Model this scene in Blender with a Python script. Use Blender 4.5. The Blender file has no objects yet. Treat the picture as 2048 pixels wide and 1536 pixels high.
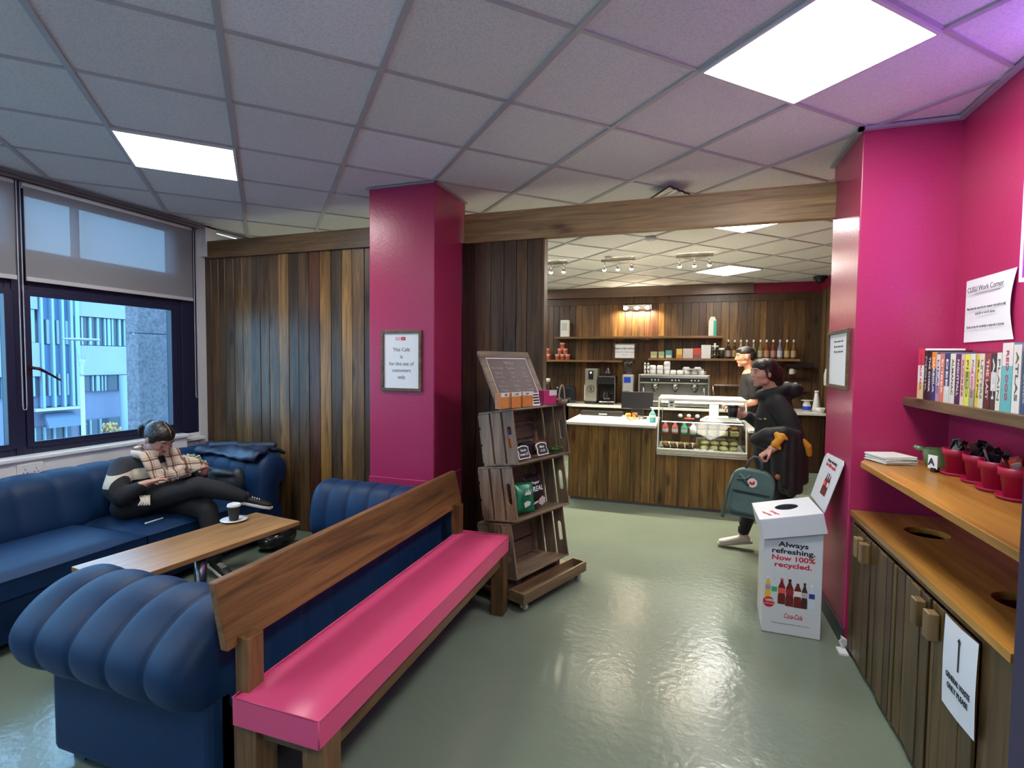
import bpy, bmesh, math, random
from mathutils import Vector as V, Matrix as Mx, Euler
PI = math.pi
rad = math.radians
sc = bpy.context.scene
COL = sc.collection
random.seed(7)

# ------------------------------------------------------------------ camera
F_PX, PITCH, ROLL, YAW, EYE = 1028.0, rad(2.618), rad(0.546), rad(18.7), 1.535
cam_d = bpy.data.cameras.new('camera'); cam = bpy.data.objects.new('camera', cam_d); COL.objects.link(cam)
cam_d.sensor_width = 36.0; cam_d.lens = 36.0 * F_PX / 2048.0; cam_d.clip_start = 0.02; cam_d.clip_end = 400
_fw = V((0, math.cos(PITCH), -math.sin(PITCH))); _up = V((0, math.sin(PITCH), math.cos(PITCH))); _rt = V((1, 0, 0))
_r2 = _rt * math.cos(ROLL) + _up * math.sin(ROLL); _u2 = _up * math.cos(ROLL) - _rt * math.sin(ROLL)
cam.matrix_world = Mx.Translation((0, 0, EYE)) @ Mx.Rotation(YAW, 4, 'Z') @ Mx((
    (_r2.x, _u2.x, -_fw.x, 0), (_r2.y, _u2.y, -_fw.y, 0), (_r2.z, _u2.z, -_fw.z, 0), (0, 0, 0, 1)))
sc.camera = cam

# ------------------------------------------------------------------ world, view
world = bpy.data.worlds.new('overcast_sky'); sc.world = world; world.use_nodes = True
wn = world.node_tree.nodes; wl = world.node_tree.links
bg = wn['Background']
bg.inputs['Strength'].default_value = 2.9
tc = wn.new('ShaderNodeTexCoord'); sep = wn.new('ShaderNodeSeparateXYZ'); rmp = wn.new('ShaderNodeValToRGB')
wl.new(tc.outputs['Generated'], sep.inputs[0]); wl.new(sep.outputs['Z'], rmp.inputs[0]); wl.new(rmp.outputs[0], bg.inputs['Color'])
rmp.color_ramp.elements[0].position = 0.0; rmp.color_ramp.elements[0].color = (0.30, 0.42, 0.55, 1)
rmp.color_ramp.elements[1].position = 0.35; rmp.color_ramp.elements[1].color = (0.53, 0.66, 0.90, 1)
sc.view_settings.view_transform = 'Standard'; sc.view_settings.look = 'None'
sc.view_settings.gamma = 1.0; sc.view_settings.use_curve_mapping = False
sc.view_settings.exposure = 1.9
PANEL_STRENGTH = 9.0

# ------------------------------------------------------------------ materials
_mats = {}
def _nt(name):
    m = bpy.data.materials.new(name); m.use_nodes = True
    return m, m.node_tree.nodes, m.node_tree.links, m.node_tree.nodes['Principled BSDF']
def paint(name, col, rough=0.5, metal=0.0, bump=0.0, bscale=60, sheen=0.0, coat=0.0, var=0.0, vscale=6, spec=0.5, usecol=False):
    if name in _mats: return _mats[name]
    m, n, l, b = _nt(name)
    b.inputs['Base Color'].default_value = (*col, 1); b.inputs['Roughness'].default_value = rough
    b.inputs['Metallic'].default_value = metal; b.inputs['Specular IOR Level'].default_value = spec
    if sheen: b.inputs['Sheen Weight'].default_value = sheen; b.inputs['Sheen Roughness'].default_value = 0.35; b.inputs['Sheen Tint'].default_value = (*[min(1, c * 2 + 0.05) for c in col], 1)
    if coat: b.inputs['Coat Weight'].default_value = coat; b.inputs['Coat Roughness'].default_value = 0.12
    src = None
    if usecol:
        a = n.new('ShaderNodeAttribute'); a.attribute_name = 'Col'; src = a.outputs['Color']
        l.new(src, b.inputs['Base Color'])
    if bump or var:
        t = n.new('ShaderNodeTexCoord')
    if var:
        nz = n.new('ShaderNodeTexNoise'); nz.inputs['Scale'].default_value = vscale; nz.inputs['Detail'].default_value = 5
        l.new(t.outputs['Object'], nz.inputs['Vector'])
        mx = n.new('ShaderNodeMix'); mx.data_type = 'RGBA'; mx.blend_type = 'MULTIPLY'; mx.inputs['Factor'].default_value = 1
        r = n.new('ShaderNodeValToRGB'); r.color_ramp.elements[0].position = 0.3; r.color_ramp.elements[1].position = 0.7
        r.color_ramp.elements[0].color = (1 - var, 1 - var, 1 - var, 1)
        l.new(nz.outputs[0], r.inputs[0]); l.new(r.outputs[0], mx.inputs['B'])
        if src: l.new(src, mx.inputs['A'])
        else: mx.inputs['A'].default_value = (*col, 1)
        l.new(mx.outputs['Result'], b.inputs['Base Color'])
    if bump:
        nb = n.new('ShaderNodeTexNoise'); nb.inputs['Scale'].default_value = bscale; nb.inputs['Detail'].default_value = 3
        l.new(t.outputs['Object'], nb.inputs['Vector'])
        bp = n.new('ShaderNodeBump'); bp.inputs['Strength'].default_value = bump; bp.inputs['Distance'].default_value = 0.01
        l.new(nb.outputs[0], bp.inputs['Height']); l.new(bp.outputs[0], b.inputs['Normal'])
    _mats[name] = m; return m
def wood(name, dark, light, axis='z', rough=0.45, usecol=False, fine=1.0, knots=True, coat=0.0, bump=0.25):
    if name in _mats: return _mats[name]
    m, n, l, b = _nt(name)
    t = n.new('ShaderNodeTexCoord')
    vec = t.outputs['Object']
    if usecol:
        a = n.new('ShaderNodeAttribute'); a.attribute_name = 'Col'
        sc1 = n.new('ShaderNodeVectorMath'); sc1.operation = 'SCALE'; sc1.inputs['Scale'].default_value = 37.0
        ad = n.new('ShaderNodeVectorMath'); ad.operation = 'ADD'
        l.new(a.outputs['Color'], sc1.inputs[0]); l.new(t.outputs['Object'], ad.inputs[0]); l.new(sc1.outputs[0], ad.inputs[1]); vec = ad.outputs[0]
    def mapped(al, ac):
        mp = n.new('ShaderNodeMapping'); mp.inputs['Scale'].default_value = tuple(al if axis == k else ac for k in 'xyz')
        l.new(vec, mp.inputs[0]); return mp.outputs[0]
    nz = n.new('ShaderNodeTexNoise'); nz.inputs['Scale'].default_value = 1.0; nz.inputs['Detail'].default_value = 7; nz.inputs['Roughness'].default_value = 0.62; nz.inputs['Distortion'].default_value = 1.1
    l.new(mapped(1.6 * fine, 26 * fine), nz.inputs['Vector'])
    r = n.new('ShaderNodeValToRGB'); r.color_ramp.elements[0].position = 0.32; r.color_ramp.elements[1].position = 0.68
    r.color_ramp.elements[0].color = (*dark, 1); r.color_ramp.elements[1].color = (*light, 1)
    l.new(nz.outputs[0], r.inputs[0]); cur = r.outputs[0]
    n2 = n.new('ShaderNodeTexNoise'); n2.inputs['Scale'].default_value = 1.0; n2.inputs['Detail'].default_value = 3
    l.new(mapped(0.9, 5.0), n2.inputs['Vector'])
    r2 = n.new('ShaderNodeValToRGB'); r2.color_ramp.elements[0].position = 0.35; r2.color_ramp.elements[1].position = 0.65
    r2.color_ramp.elements[0].color = (0.62, 0.62, 0.62, 1); r2.color_ramp.elements[1].color = (1.15, 1.12, 1.08, 1)
    l.new(n2.outputs[0], r2.inputs[0])
    def mult(x, y, f=1.0):
        mx = n.new('ShaderNodeMix'); mx.data_type = 'RGBA'; mx.blend_type = 'MULTIPLY'; mx.inputs['Factor'].default_value = f
        l.new(x, mx.inputs['A']); l.new(y, mx.inputs['B']); return mx.outputs['Result']
    cur = mult(cur, r2.outputs[0])
    if knots:
        vo = n.new('ShaderNodeTexVoronoi'); vo.inputs['Scale'].default_value = 1.0
        l.new(mapped(1.9, 6.0), vo.inputs['Vector'])
        r3 = n.new('ShaderNodeValToRGB'); r3.color_ramp.elements[0].position = 0.07; r3.color_ramp.elements[1].position = 0.20
        r3.color_ramp.elements[0].color = (0.22, 0.18, 0.16, 1); r3.color_ramp.elements[1].color = (1, 1, 1, 1)
        l.new(vo.outputs['Distance'], r3.inputs[0]); cur = mult(cur, r3.outputs[0], 0.85)
    if usecol: cur = mult(cur, a.outputs['Color'])
    l.new(cur, b.inputs['Base Color'])
    b.inputs['Roughness'].default_value = rough
    if coat: b.inputs['Coat Weight'].default_value = coat; b.inputs['Coat Roughness'].default_value = 0.2
    bp = n.new('ShaderNodeBump'); bp.inputs['Strength'].default_value = bump; bp.inputs['Distance'].default_value = 0.004
    l.new(nz.outputs[0], bp.inputs['Height']); l.new(bp.outputs[0], b.inputs['Normal'])
    _mats[name] = m; return m
def emit(name, col, s):
    if name in _mats: return _mats[name]
    m = bpy.data.materials.new(name); m.use_nodes = True; n = m.node_tree.nodes; l = m.node_tree.links
    n.remove(n['Principled BSDF']); e = n.new('ShaderNodeEmission'); e.inputs[0].default_value = (*col, 1); e.inputs[1].default_value = s
    l.new(e.outputs[0], n['Material Output'].inputs[0]); _mats[name] = m; return m
def glass(name, tint=(1, 1, 1), refl=0.12, rough=0.02, fres=0.6):
    if name in _mats: return _mats[name]
    m = bpy.data.materials.new(name); m.use_nodes = True; n = m.node_tree.nodes; l = m.node_tree.links
    n.remove(n['Principled BSDF'])
    t = n.new('ShaderNodeBsdfTransparent'); t.inputs[0].default_value = (*tint, 1)
    g = n.new('ShaderNodeBsdfGlossy'); g.inputs['Roughness'].default_value = rough
    lw = n.new('ShaderNodeLayerWeight'); lw.inputs['Blend'].default_value = 0.25
    ma = n.new('ShaderNodeMath'); ma.operation = 'MULTIPLY_ADD'; ma.inputs[1].default_value = fres; ma.inputs[2].default_value = refl * 0.35
    l.new(lw.outputs['Fresnel'], ma.inputs[0])
    mx = n.new('ShaderNodeMixShader'); l.new(ma.outputs[0], mx.inputs[0]); l.new(t.outputs[0], mx.inputs[1]); l.new(g.outputs[0], mx.inputs[2])
    l.new(mx.outputs[0], n['Material Output'].inputs[0]); _mats[name] = m; return m

# ------------------------------------------------------------------ mesh builder
def look(d, up=(0, 0, 1)):
    z = V(d).normalized(); x = V(up).cross(z)
    if x.length < 1e-5: x = V((1, 0, 0)).cross(z)
    x.normalize(); y = z.cross(x)
    return Mx(((x.x, y.x, z.x), (x.y, y.y, z.y), (x.z, y.z, z.z)))
WM = {}
class MB:
    def __init__(s): s.v = []; s.f = []; s.c = []; s.s = []
    def add(s, vs, fs, col=(1, 1, 1), smooth=False, mat=None):
        o = len(s.v)
        s.v += [tuple(mat @ V(p)) if mat else tuple(p) for p in vs]
        for f in fs: s.f.append([i + o for i in f]); s.c.append(col); s.s.append(smooth)
        return s
    def box(s, x0, x1, y0, y1, z0, z1, col=(1, 1, 1), mat=None):
        vs = [(x, y, z) for z in (z0, z1) for y in (y0, y1) for x in (x0, x1)]
        return s.add(vs, [(0, 2, 3, 1), (4, 5, 7, 6), (0, 1, 5, 4), (2, 6, 7, 3), (0, 4, 6, 2), (1, 3, 7, 5)], col, False, mat)
    def cbox(s, c, d, rz=0, rx=0, ry=0, col=(1, 1, 1)):
        m = Mx.Translation(c) @ Euler((rx, ry, rz)).to_matrix().to_4x4()
        return s.box(-d[0] / 2, d[0] / 2, -d[1] / 2, d[1] / 2, -d[2] / 2, d[2] / 2, col, m)
    def grid(s, pts, cu=False, cv=False, col=(1, 1, 1), smooth=True, capu=False):
        nu = len(pts); nv = len(pts[0]); vs = [p for r in pts for p in r]; fs = []
        for i in range(nu if cu else nu - 1):
            for j in range(nv if cv else nv - 1):
                a = i * nv + j; b = i * nv + (j + 1) % nv; c = ((i + 1) % nu) * nv + (j + 1) % nv; d = ((i + 1) % nu) * nv + j
                fs.append((a, b, c, d))
        if capu:
            fs.append(tuple(range(nv - 1, -1, -1))); fs.append(tuple((nu - 1) * nv + j for j in range(nv)))
        return s.add(vs, fs, col, smooth)
    def cone(s, p0, p1, r0, r1=None, n=16, col=(1, 1, 1), smooth=True, cap=True):
        r1 = r0 if r1 is None else r1
        p0 = V(p0); p1 = V(p1); R = look(p1 - p0)
        ring = lambda p, r: [p + R @ V((r * math.cos(2 * PI * k / n), r * math.sin(2 * PI * k / n), 0)) for k in range(n)]
        return s.grid([ring(p0, r0), ring(p1, r1)], cv=True, col=col, smooth=smooth, capu=cap)
    def lathe(s, prof, c=(0, 0, 0), n=24, col=(1, 1, 1), mat=None, cap=True):
        pts = []
        for r, z in prof:
            ring = [V((r * math.cos(2 * PI * k / n), r * math.sin(2 * PI * k / n), z)) for k in range(n)]
            if mat: ring = [mat @ p for p in ring]
            pts.append([p + V(c) for p in ring])
        return s.grid(pts, cv=True, col=col, capu=cap)
    def tube(s, pts, r, n=8, col=(1, 1, 1), closed=False):
        pts = [V(p) for p in pts]; rings = []; N = len(pts)
        for i, p in enumerate(pts):
            d = (pts[(i + 1) % N] - pts[i - 1]) if closed else (pts[min(i + 1, N - 1)] - pts[max(i - 1, 0)])
            R = look(d, (0.13, 0.07, 1)); rr = r[i] if isinstance(r, (list, tuple)) else r
            rings.append([p + R @ V((rr * math.cos(2 * PI * k / n), rr * math.sin(2 * PI * k / n), 0)) for k in range(n)])
        return s.grid(rings, cu=closed, cv=True, col=col, capu=not closed)
    def ell(s, c, r, R=None, n=14, col=(1, 1, 1)):
        r = (r, r, r) if isinstance(r, (int, float)) else r; rings = []
        for i in range(1, n // 2 + 2):
            th = PI * (i - 0.5) / (n // 2 + 1); ring = []
            for k in range(n):
                p = V((r[0] * math.sin(th) * math.cos(2 * PI * k / n), r[1] * math.sin(th) * math.sin(2 * PI * k / n), r[2] * math.cos(th)))
                if R: p = R @ p
                ring.append(p + V(c))
            rings.append(ring)
        return s.grid(rings[::-1], cv=True, col=col, capu=True)
    def cap(s, p0, p1, r0, r1=None, n=14, col=(1, 1, 1)):
        r1 = r0 if r1 is None else r1
        s.cone(p0, p1, r0, r1, n, col); s.ell(p0, r0, n=n, col=col); return s.ell(p1, r1, n=n, col=col)
    def chain(s, pts, rs, n=14, col=(1, 1, 1)):
        for i in range(len(pts) - 1): s.cap(pts[i], pts[i + 1], rs[i], rs[i + 1], n, col)
        return s
    def prism(s, poly, fn, d0, d1, col=(1, 1, 1)):
        n = len(poly); vs = [fn(p[0], p[1], d0) for p in poly] + [fn(p[0], p[1], d1) for p in poly]
        fs = [tuple(range(n - 1, -1, -1)), tuple(range(n, 2 * n))] + [(i, (i + 1) % n, n + (i + 1) % n, n + i) for i in range(n)]
        return s.add(vs, fs, col)
    def build(s, name, mat, parent=None, bevel=0.0, remesh=0.0, sub=0, smoothmod=0, local=False, label=None, solid=0.0, seg=2):
        me = bpy.data.meshes.new(name)
        vs = s.v
        if parent and not local and parent.name in WM:
            inv = WM[parent.name].inverted(); vs = [tuple(inv @ V(p)) for p in vs]
        me.from_pydata(vs, [], s.f)
        ca = me.color_attributes.new('Col', 'FLOAT_COLOR', 'CORNER'); buf = []
        for f, c in zip(s.f, s.c): buf += [*c[:3], 1.0] * len(f)
        ca.data.foreach_set('color', buf)
        me.polygons.foreach_set('use_smooth', s.s if not remesh else [True] * len(s.f))
        bm = bmesh.new(); bm.from_mesh(me); bmesh.ops.recalc_face_normals(bm, faces=bm.faces); bm.to_mesh(me); bm.free()
        me.materials.append(mat)
        o = bpy.data.objects.new(name, me); COL.objects.link(o)
        if parent: o.parent = parent; WM[o.name] = WM.get(parent.name, Mx())
        if label: o['label'] = label
        if solid: md = o.modifiers.new('thick', 'SOLIDIFY'); md.thickness = solid; md.offset = 0
        if remesh:
            md = o.modifiers.new('skin', 'REMESH'); md.mode = 'VOXEL'; md.voxel_size = remesh; md.use_smooth_shade = True
            if smoothmod: md = o.modifiers.new('soft', 'SMOOTH'); md.iterations = smoothmod; md.factor = 0.6
        if bevel: md = o.modifiers.new('edge', 'BEVEL'); md.width = bevel; md.segments = seg; md.limit_method = 'ANGLE'; md.angle_limit = rad(40)
        if sub: md = o.modifiers.new('sub', 'SUBSURF'); md.levels = sub; md.render_levels = sub
        return o
def thing(name, label, cat, loc=(0, 0, 0), rz=0.0, group=None):
    o = bpy.data.objects.new(name, None); COL.objects.link(o); o.location = loc; o.rotation_euler = (0, 0, rz)
    o.empty_display_size = 0.1
    o['label'] = label; o['category'] = cat
    if group: o['group'] = group
    WM[o.name] = Mx.Translation(loc) @ Mx.Rotation(rz, 4, 'Z'); return o
def tag(o, label, cat, group=None):
    o['label'] = label; o['category'] = cat
    if group: o['group'] = group
    return o
def struct(o): o['kind'] = 'structure'; return o
def dup(root, loc, rz=None, label=None, name=None):
    r = root.copy(); COL.objects.link(r); r.location = loc
    if rz is not None: r.rotation_euler = (0, 0, rz)
    if label: r['label'] = label
    WM[r.name] = Mx.Translation(loc) @ Mx.Rotation(r.rotation_euler.z, 4, 'Z')
    for ch in list(root.children):
        c = ch.copy(); COL.objects.link(c); c.parent = r
        for g in list(ch.children):
            d = g.copy(); COL.objects.link(d); d.parent = c
    return r
_dg = bpy.context.evaluated_depsgraph_get
def lettering(name, text, size, origin, xdir, ydir, mat, parent, align='CENTER', bold=0.0, shear=0.0, thick=0.0004, spacing=1.0, w=None, line=1.0):
    """text as a thin mesh: origin is the middle (or left) of the first baseline"""
    cu = bpy.data.curves.new('t', 'FONT'); cu.body = text; cu.size = size; cu.align_x = align; cu.offset = bold * size
    cu.extrude = thick; cu.shear = shear; cu.space_character = spacing; cu.space_line = line; cu.resolution_u = 3
    ob = bpy.data.objects.new('t', cu); COL.objects.link(ob)
    bpy.context.view_layer.update()
    me = bpy.data.meshes.new_from_object(ob.evaluated_get(_dg()))
    bpy.data.objects.remove(ob); bpy.data.curves.remove(cu)
    X = V(xdir).normalized(); Y = V(ydir).normalized(); Z = X.cross(Y)
    sx = 1.0
    if w:
        xs = [v.co.x for v in me.vertices]; sx = w / max(1e-4, max(xs) - min(xs))
    M = Mx(((X.x * sx, Y.x, Z.x, origin[0]), (X.y * sx, Y.y, Z.y, origin[1]), (X.z * sx, Y.z, Z.z, origin[2]), (0, 0, 0, 1)))
    if parent and parent.name in WM: M = WM[parent.name].inverted() @ M
    me.transform(M); me.materials.clear(); me.materials.append(mat); me.name = name
    o = bpy.data.objects.new(name, me); COL.objects.link(o)
    if parent: o.parent = parent; WM[o.name] = WM.get(parent.name, Mx())
    return o
def lerp(a, b, t): return a + (b - a) * t
def smoothpath(P, k=6):
    P = [V(p) for p in P]; out = []
    for i in range(len(P) - 1):
        a = P[max(i - 1, 0)]; b = P[i]; c = P[i + 1]; d = P[min(i + 2, len(P) - 1)]
        for j in range(k):
            t = j / k
            out.append(0.5 * ((2 * b) + (c - a) * t + (2 * a - 5 * b + 4 * c - d) * t * t + (3 * b - a - 3 * c + d) * t ** 3))
    return out + [P[-1]]
# ------------------------------------------------------------------ shared materials
CEIL = 2.765
MAG = (0.42, 0.028, 0.11)
m_mag = paint('magenta_gloss_paint', MAG, 0.30, bump=0.12, bscale=45, var=0.06, vscale=3)
m_white = paint('white_plastic', (0.72, 0.74, 0.76), 0.45)
m_paper = paint('paper', (0.80, 0.82, 0.86), 0.6)
m_ink = paint('black_ink', (0.015, 0.015, 0.02), 0.6)
m_greyink = paint('grey_ink', (0.10, 0.10, 0.12), 0.6)
m_red = paint('red_ink', (0.55, 0.01, 0.03), 0.5)
m_chrome = paint('brushed_steel', (0.62, 0.62, 0.60), 0.22, 1.0)
m_black = paint('black_plastic', (0.012, 0.012, 0.014), 0.35)
m_darkmetal = paint('dark_metal', (0.05, 0.05, 0.055), 0.35, 0.8)
m_navy = paint('navy_frame_paint', (0.012, 0.014, 0.045), 0.38)
m_velvet = paint('blue_velvet', (0.003, 0.027, 0.090), 0.55, sheen=0.3, spec=0.3, bump=0.08, bscale=25, var=0.18, vscale=9)
m_pink = paint('pink_vinyl', (0.66, 0.072, 0.20), 0.33, bump=0.06, bscale=8)
m_board = wood('stained_boards', (0.062, 0.040, 0.022), (0.200, 0.140, 0.078), 'z', 0.36, usecol=True)
m_beam = wood('stained_beam', (0.085, 0.046, 0.020), (0.22, 0.135, 0.062), 'x', 0.45)
m_beam_y = wood('stained_plank', (0.085, 0.036, 0.012), (0.26, 0.125, 0.045), 'y', 0.42)
m_post = wood('stained_post', (0.075, 0.034, 0.012), (0.22, 0.115, 0.045), 'z', 0.45)
m_crate = wood('crate_slats', (0.115, 0.078, 0.050), (0.275, 0.195, 0.130), 'z', 0.6, bump=0.35)
m_crate_x = wood('crate_boards', (0.115, 0.078, 0.050), (0.275, 0.195, 0.130), 'x', 0.6, bump=0.35)
m_tab = wood('table_veneer', (0.27, 0.135, 0.048), (0.47, 0.26, 0.105), 'y', 0.30, knots=False)
m_top = wood('golden_worktop', (0.30, 0.125, 0.020), (0.58, 0.30, 0.065), 'y', 0.28, knots=False, fine=0.7)
m_shelf_x = wood('shelf_plank', (0.12, 0.06, 0.022), (0.30, 0.17, 0.07), 'x', 0.45)
m_shelf_y = wood('shelf_plank_side', (0.075, 0.045, 0.025), (0.20, 0.125, 0.07), 'y', 0.5)
m_glass = glass('window_glass', (0.66, 0.86, 0.94), 0.10)
m_clear = glass('clear_glass', (0.97, 0.99, 0.98), 0.10, fres=0.18)
m_wallwhite = paint('white_wall_paint', (0.62, 0.63, 0.66), 0.6)

# ------------------------------------------------------------------ floor
def floor_mat():
    m, n, l, b = _nt('green_vinyl_floor')
    t = n.new('ShaderNodeTexCoord')
    nz = n.new('ShaderNodeTexNoise'); nz.inputs['Scale'].default_value = 2.2; nz.inputs['Detail'].default_value = 6
    l.new(t.outputs['Object'], nz.inputs['Vector'])
    r = n.new('ShaderNodeValToRGB'); r.color_ramp.elements[0].position = 0.3; r.color_ramp.elements[1].position = 0.7
    r.color_ramp.elements[0].color = (0.150, 0.190, 0.148, 1); r.color_ramp.elements[1].color = (0.168, 0.210, 0.164, 1)
    l.new(nz.outputs[0], r.inputs[0])
    vo = n.new('ShaderNodeTexVoronoi'); vo.inputs['Scale'].default_value = 55
    l.new(t.outputs['Object'], vo.inputs['Vector'])
    r2 = n.new('ShaderNodeValToRGB'); r2.color_ramp.elements[0].position = 0.05; r2.color_ramp.elements[1].position = 0.11
    r2.color_ramp.elements[0].color = (0.45, 0.45, 0.45, 1); l.new(vo.outputs['Distance'], r2.inputs[0])
    mx = n.new('ShaderNodeMix'); mx.data_type = 'RGBA'; mx.blend_type = 'MULTIPLY'; mx.inputs['Factor'].default_value = 0.55
    l.new(r.outputs[0], mx.inputs['A']); l.new(r2.outputs[0], mx.inputs['B']); l.new(mx.outputs['Result'], b.inputs['Base Color'])
    nr = n.new('ShaderNodeTexNoise'); nr.inputs['Scale'].default_value = 3.5; nr.inputs['Detail'].default_value = 4
    l.new(t.outputs['Object'], nr.inputs['Vector'])
    mr = n.new('ShaderNodeMapRange'); mr.inputs['To Min'].default_value = 0.17; mr.inputs['To Max'].default_value = 0.23
    l.new(nr.outputs[0], mr.inputs[0]); l.new(mr.outputs[0], b.inputs['Roughness'])
    nb = n.new('ShaderNodeTexNoise'); nb.inputs['Scale'].default_value = 26; nb.inputs['Detail'].default_value = 3
    l.new(t.outputs['Object'], nb.inputs['Vector'])
    nb2 = n.new('ShaderNodeTexNoise'); nb2.inputs['Scale'].default_value = 3; nb2.inputs['Detail'].default_value = 2
    mp = n.new('ShaderNodeMapping'); mp.inputs['Scale'].default_value = (0.8, 3.5, 1); l.new(t.outputs['Object'], mp.inputs[0]); l.new(mp.outputs[0], nb2.inputs['Vector'])
    bp = n.new('ShaderNodeBump'); bp.inputs['Strength'].default_value = 0.20; bp.inputs['Distance'].default_value = 0.01
    bp2 = n.new('ShaderNodeBump'); bp2.inputs['Strength'].default_value = 0.02; bp2.inputs['Distance'].default_value = 0.05
    l.new(nb.outputs[0], bp.inputs['Height']); l.new(nb2.outputs[0], bp2.inputs['Height']); l.new(bp2.outputs[0], bp.inputs['Normal']); l.new(bp.outputs[0], b.inputs['Normal'])
    return m
X0, X1, Y0, Y1 = -4.45, 1.90, -3.2, 8.9
struct(MB().box(X0, X1, Y0, Y1, -0.12, 0).build('floor', floor_mat()))

# ------------------------------------------------------------------ ceiling: 600 mm grid turned 45 degrees
GO = V((-1.695, 0.675, 0)); GA = rad(44.44); GU = V((math.cos(GA), math.sin(GA), 0)); GV = V((-math.sin(GA), math.cos(GA), 0)); G = 0.6
def gp(i, j, z=CEIL): return GO + GU * (i * G) + GV * (j * G) + V((0, 0, z))
def ceil_mat():
    m, n, l, b = _nt('mineral_ceiling_tile')
    t = n.new('ShaderNodeTexCoord'); mp = n.new('ShaderNodeMapping'); mp.vector_type = 'POINT'
    # rotate into the grid frame: (p - origin) rotated by -GA, divided by tile size
    sb = n.new('ShaderNodeVectorMath'); sb.operation = 'SUBTRACT'; sb.inputs[1].default_value = GO
    l.new(t.outputs['Object'], sb.inputs[0]); l.new(sb.outputs[0], mp.inputs[0])
    mp.inputs['Rotation'].default_value = (0, 0, -GA); mp2 = n.new('ShaderNodeVectorMath'); mp2.operation = 'SCALE'; mp2.inputs['Scale'].default_value = 1 / G
    l.new(mp.outputs[0], mp2.inputs[0]); fl = n.new('ShaderNodeVectorMath'); fl.operation = 'FLOOR'; l.new(mp2.outputs[0], fl.inputs[0])
    wn_ = n.new('ShaderNodeTexWhiteNoise'); wn_.noise_dimensions = '2D'; l.new(fl.outputs[0], wn_.inputs['Vector'])
    r = n.new('ShaderNodeValToRGB'); r.color_ramp.elements[0].color = (0.82, 0.83, 0.84, 1); r.color_ramp.elements[1].color = (0.88, 0.89, 0.90, 1)
    e = r.color_ramp.elements.new(0.96); e.color = (0.84, 0.87, 0.87, 1); r.color_ramp.elements[-1].color = (0.93, 0.95, 1.0, 1)
    l.new(wn_.outputs['Value'], r.inputs[0])
    nz = n.new('ShaderNodeTexNoise'); nz.inputs['Scale'].default_value = 120; nz.inputs['Detail'].default_value = 2; l.new(t.outputs['Object'], nz.inputs['Vector'])
    r2 = n.new('ShaderNodeValToRGB'); r2.color_ramp.elements[0].position = 0.35; r2.color_ramp.elements[0].color = (0.86, 0.86, 0.86, 1); r2.color_ramp.elements[1].position = 0.55
    l.new(nz.outputs[0], r2.inputs[0])
    mx = n.new('ShaderNodeMix'); mx.data_type = 'RGBA'; mx.blend_type = 'MULTIPLY'; mx.inputs['Factor'].default_value = 1
    l.new(r.outputs[0], mx.inputs['A']); l.new(r2.outputs[0], mx.inputs['B']); l.new(mx.outputs['Result'], b.inputs['Base Color'])
    b.inputs['Roughness'].default_value = 0.9
    return m
struct(MB().box(X0, X1, Y0, Y1, CEIL + 0.004, CEIL + 0.15).build('ceiling', ceil_mat()))
# T-bars clipped to the room rectangle
def clip(p, d):
    t0, t1 = -1e9, 1e9
    for a, lo, hi in ((0, X0, X1), (1, Y0, Y1)):
        ta, tb = (lo - p[a]) / d[a], (hi - p[a]) / d[a]
        if ta > tb: ta, tb = tb, ta
        t0, t1 = max(t0, ta), min(t1, tb)
    return (p + d * t0, p + d * t1) if t1 - t0 > 0.03 else None
bars = MB()
for dirv, oth, wd, z in ((GU, GV, 0.018, 0.002), (GV, GU, 0.026, 0.0)):
    for k in range(-24, 34):
        seg = clip(GO + oth * (k * G), dirv)
        if seg:
            a, b2 = seg; s_ = dirv.cross(V((0, 0, 1))) * (wd / 2); zz = CEIL - 0.006 + z; zt = CEIL + 0.004
            vs = [a - s_, a + s_, b2 + s_, b2 - s_]
            bars.add([(p.x, p.y, zz) for p in vs] + [(p.x, p.y, zt) for p in vs], [(0, 1, 2, 3), (4, 7, 6, 5), (0, 4, 5, 1), (1, 5, 6, 2), (2, 6, 7, 3), (3, 7, 4, 0)])
struct(bars.build('trim_1', paint('tee_bar', (0.50, 0.50, 0.52), 0.4)))

# ceiling light panels: those in view, plus unseen ones added for brightness
m_diff = emit('lit_diffuser', (1.0, 0.965, 0.90), PANEL_STRENGTH)
pl = thing('ceiling_light', 'large square lit panel in the ceiling at upper right of the photo', 'ceiling light', gp(4.5, -0.5, CEIL), GA)
def panel_parts(p):
    fr = MB(); h = 0.298; w = 0.014
    for x0, x1, y0, y1 in ((-h, h, -h, -h + w), (-h, h, h - w, h), (-h, -h + w, -h + w, h - w), (h - w, h, -h + w, h - w)): fr.box(x0, x1, y0, y1, -0.016, -0.004)
    fr.build('frame', paint('lamp_frame', (0.75, 0.75, 0.75), 0.4), p, local=True)
    MB().box(-h + w, h - w, -h + w, h - w, -0.012, -0.004).build('diffuser', m_diff, p, local=True)
panel_parts(pl)
for (i, j, lab) in ((0.5, 3.5, 'square lit ceiling panel near the window blinds at left'), (7.5, 2.5, 'lit ceiling panel half hidden by the wooden header beam'), (10.5, 5.5, 'farthest lit ceiling panel, beyond the track spotlights over the counter'),
                    (1.5, -3.5, 'unseen lit ceiling panel added for brightness, almost overhead'), (-2.5, 0.5, 'unseen lit ceiling panel added for brightness near the windows, behind the viewer'),  # from here on, unseen panels added on the grid for more light
                    (3.5, 6.5, 'unseen lit ceiling panel added to brighten the kitchen, behind the wooden partition'), (6.5, 9.5, 'unseen lit ceiling panel added to brighten the kitchen, in its far left corner')):
    dup(pl, gp(i, j, CEIL), GA, lab)

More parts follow.
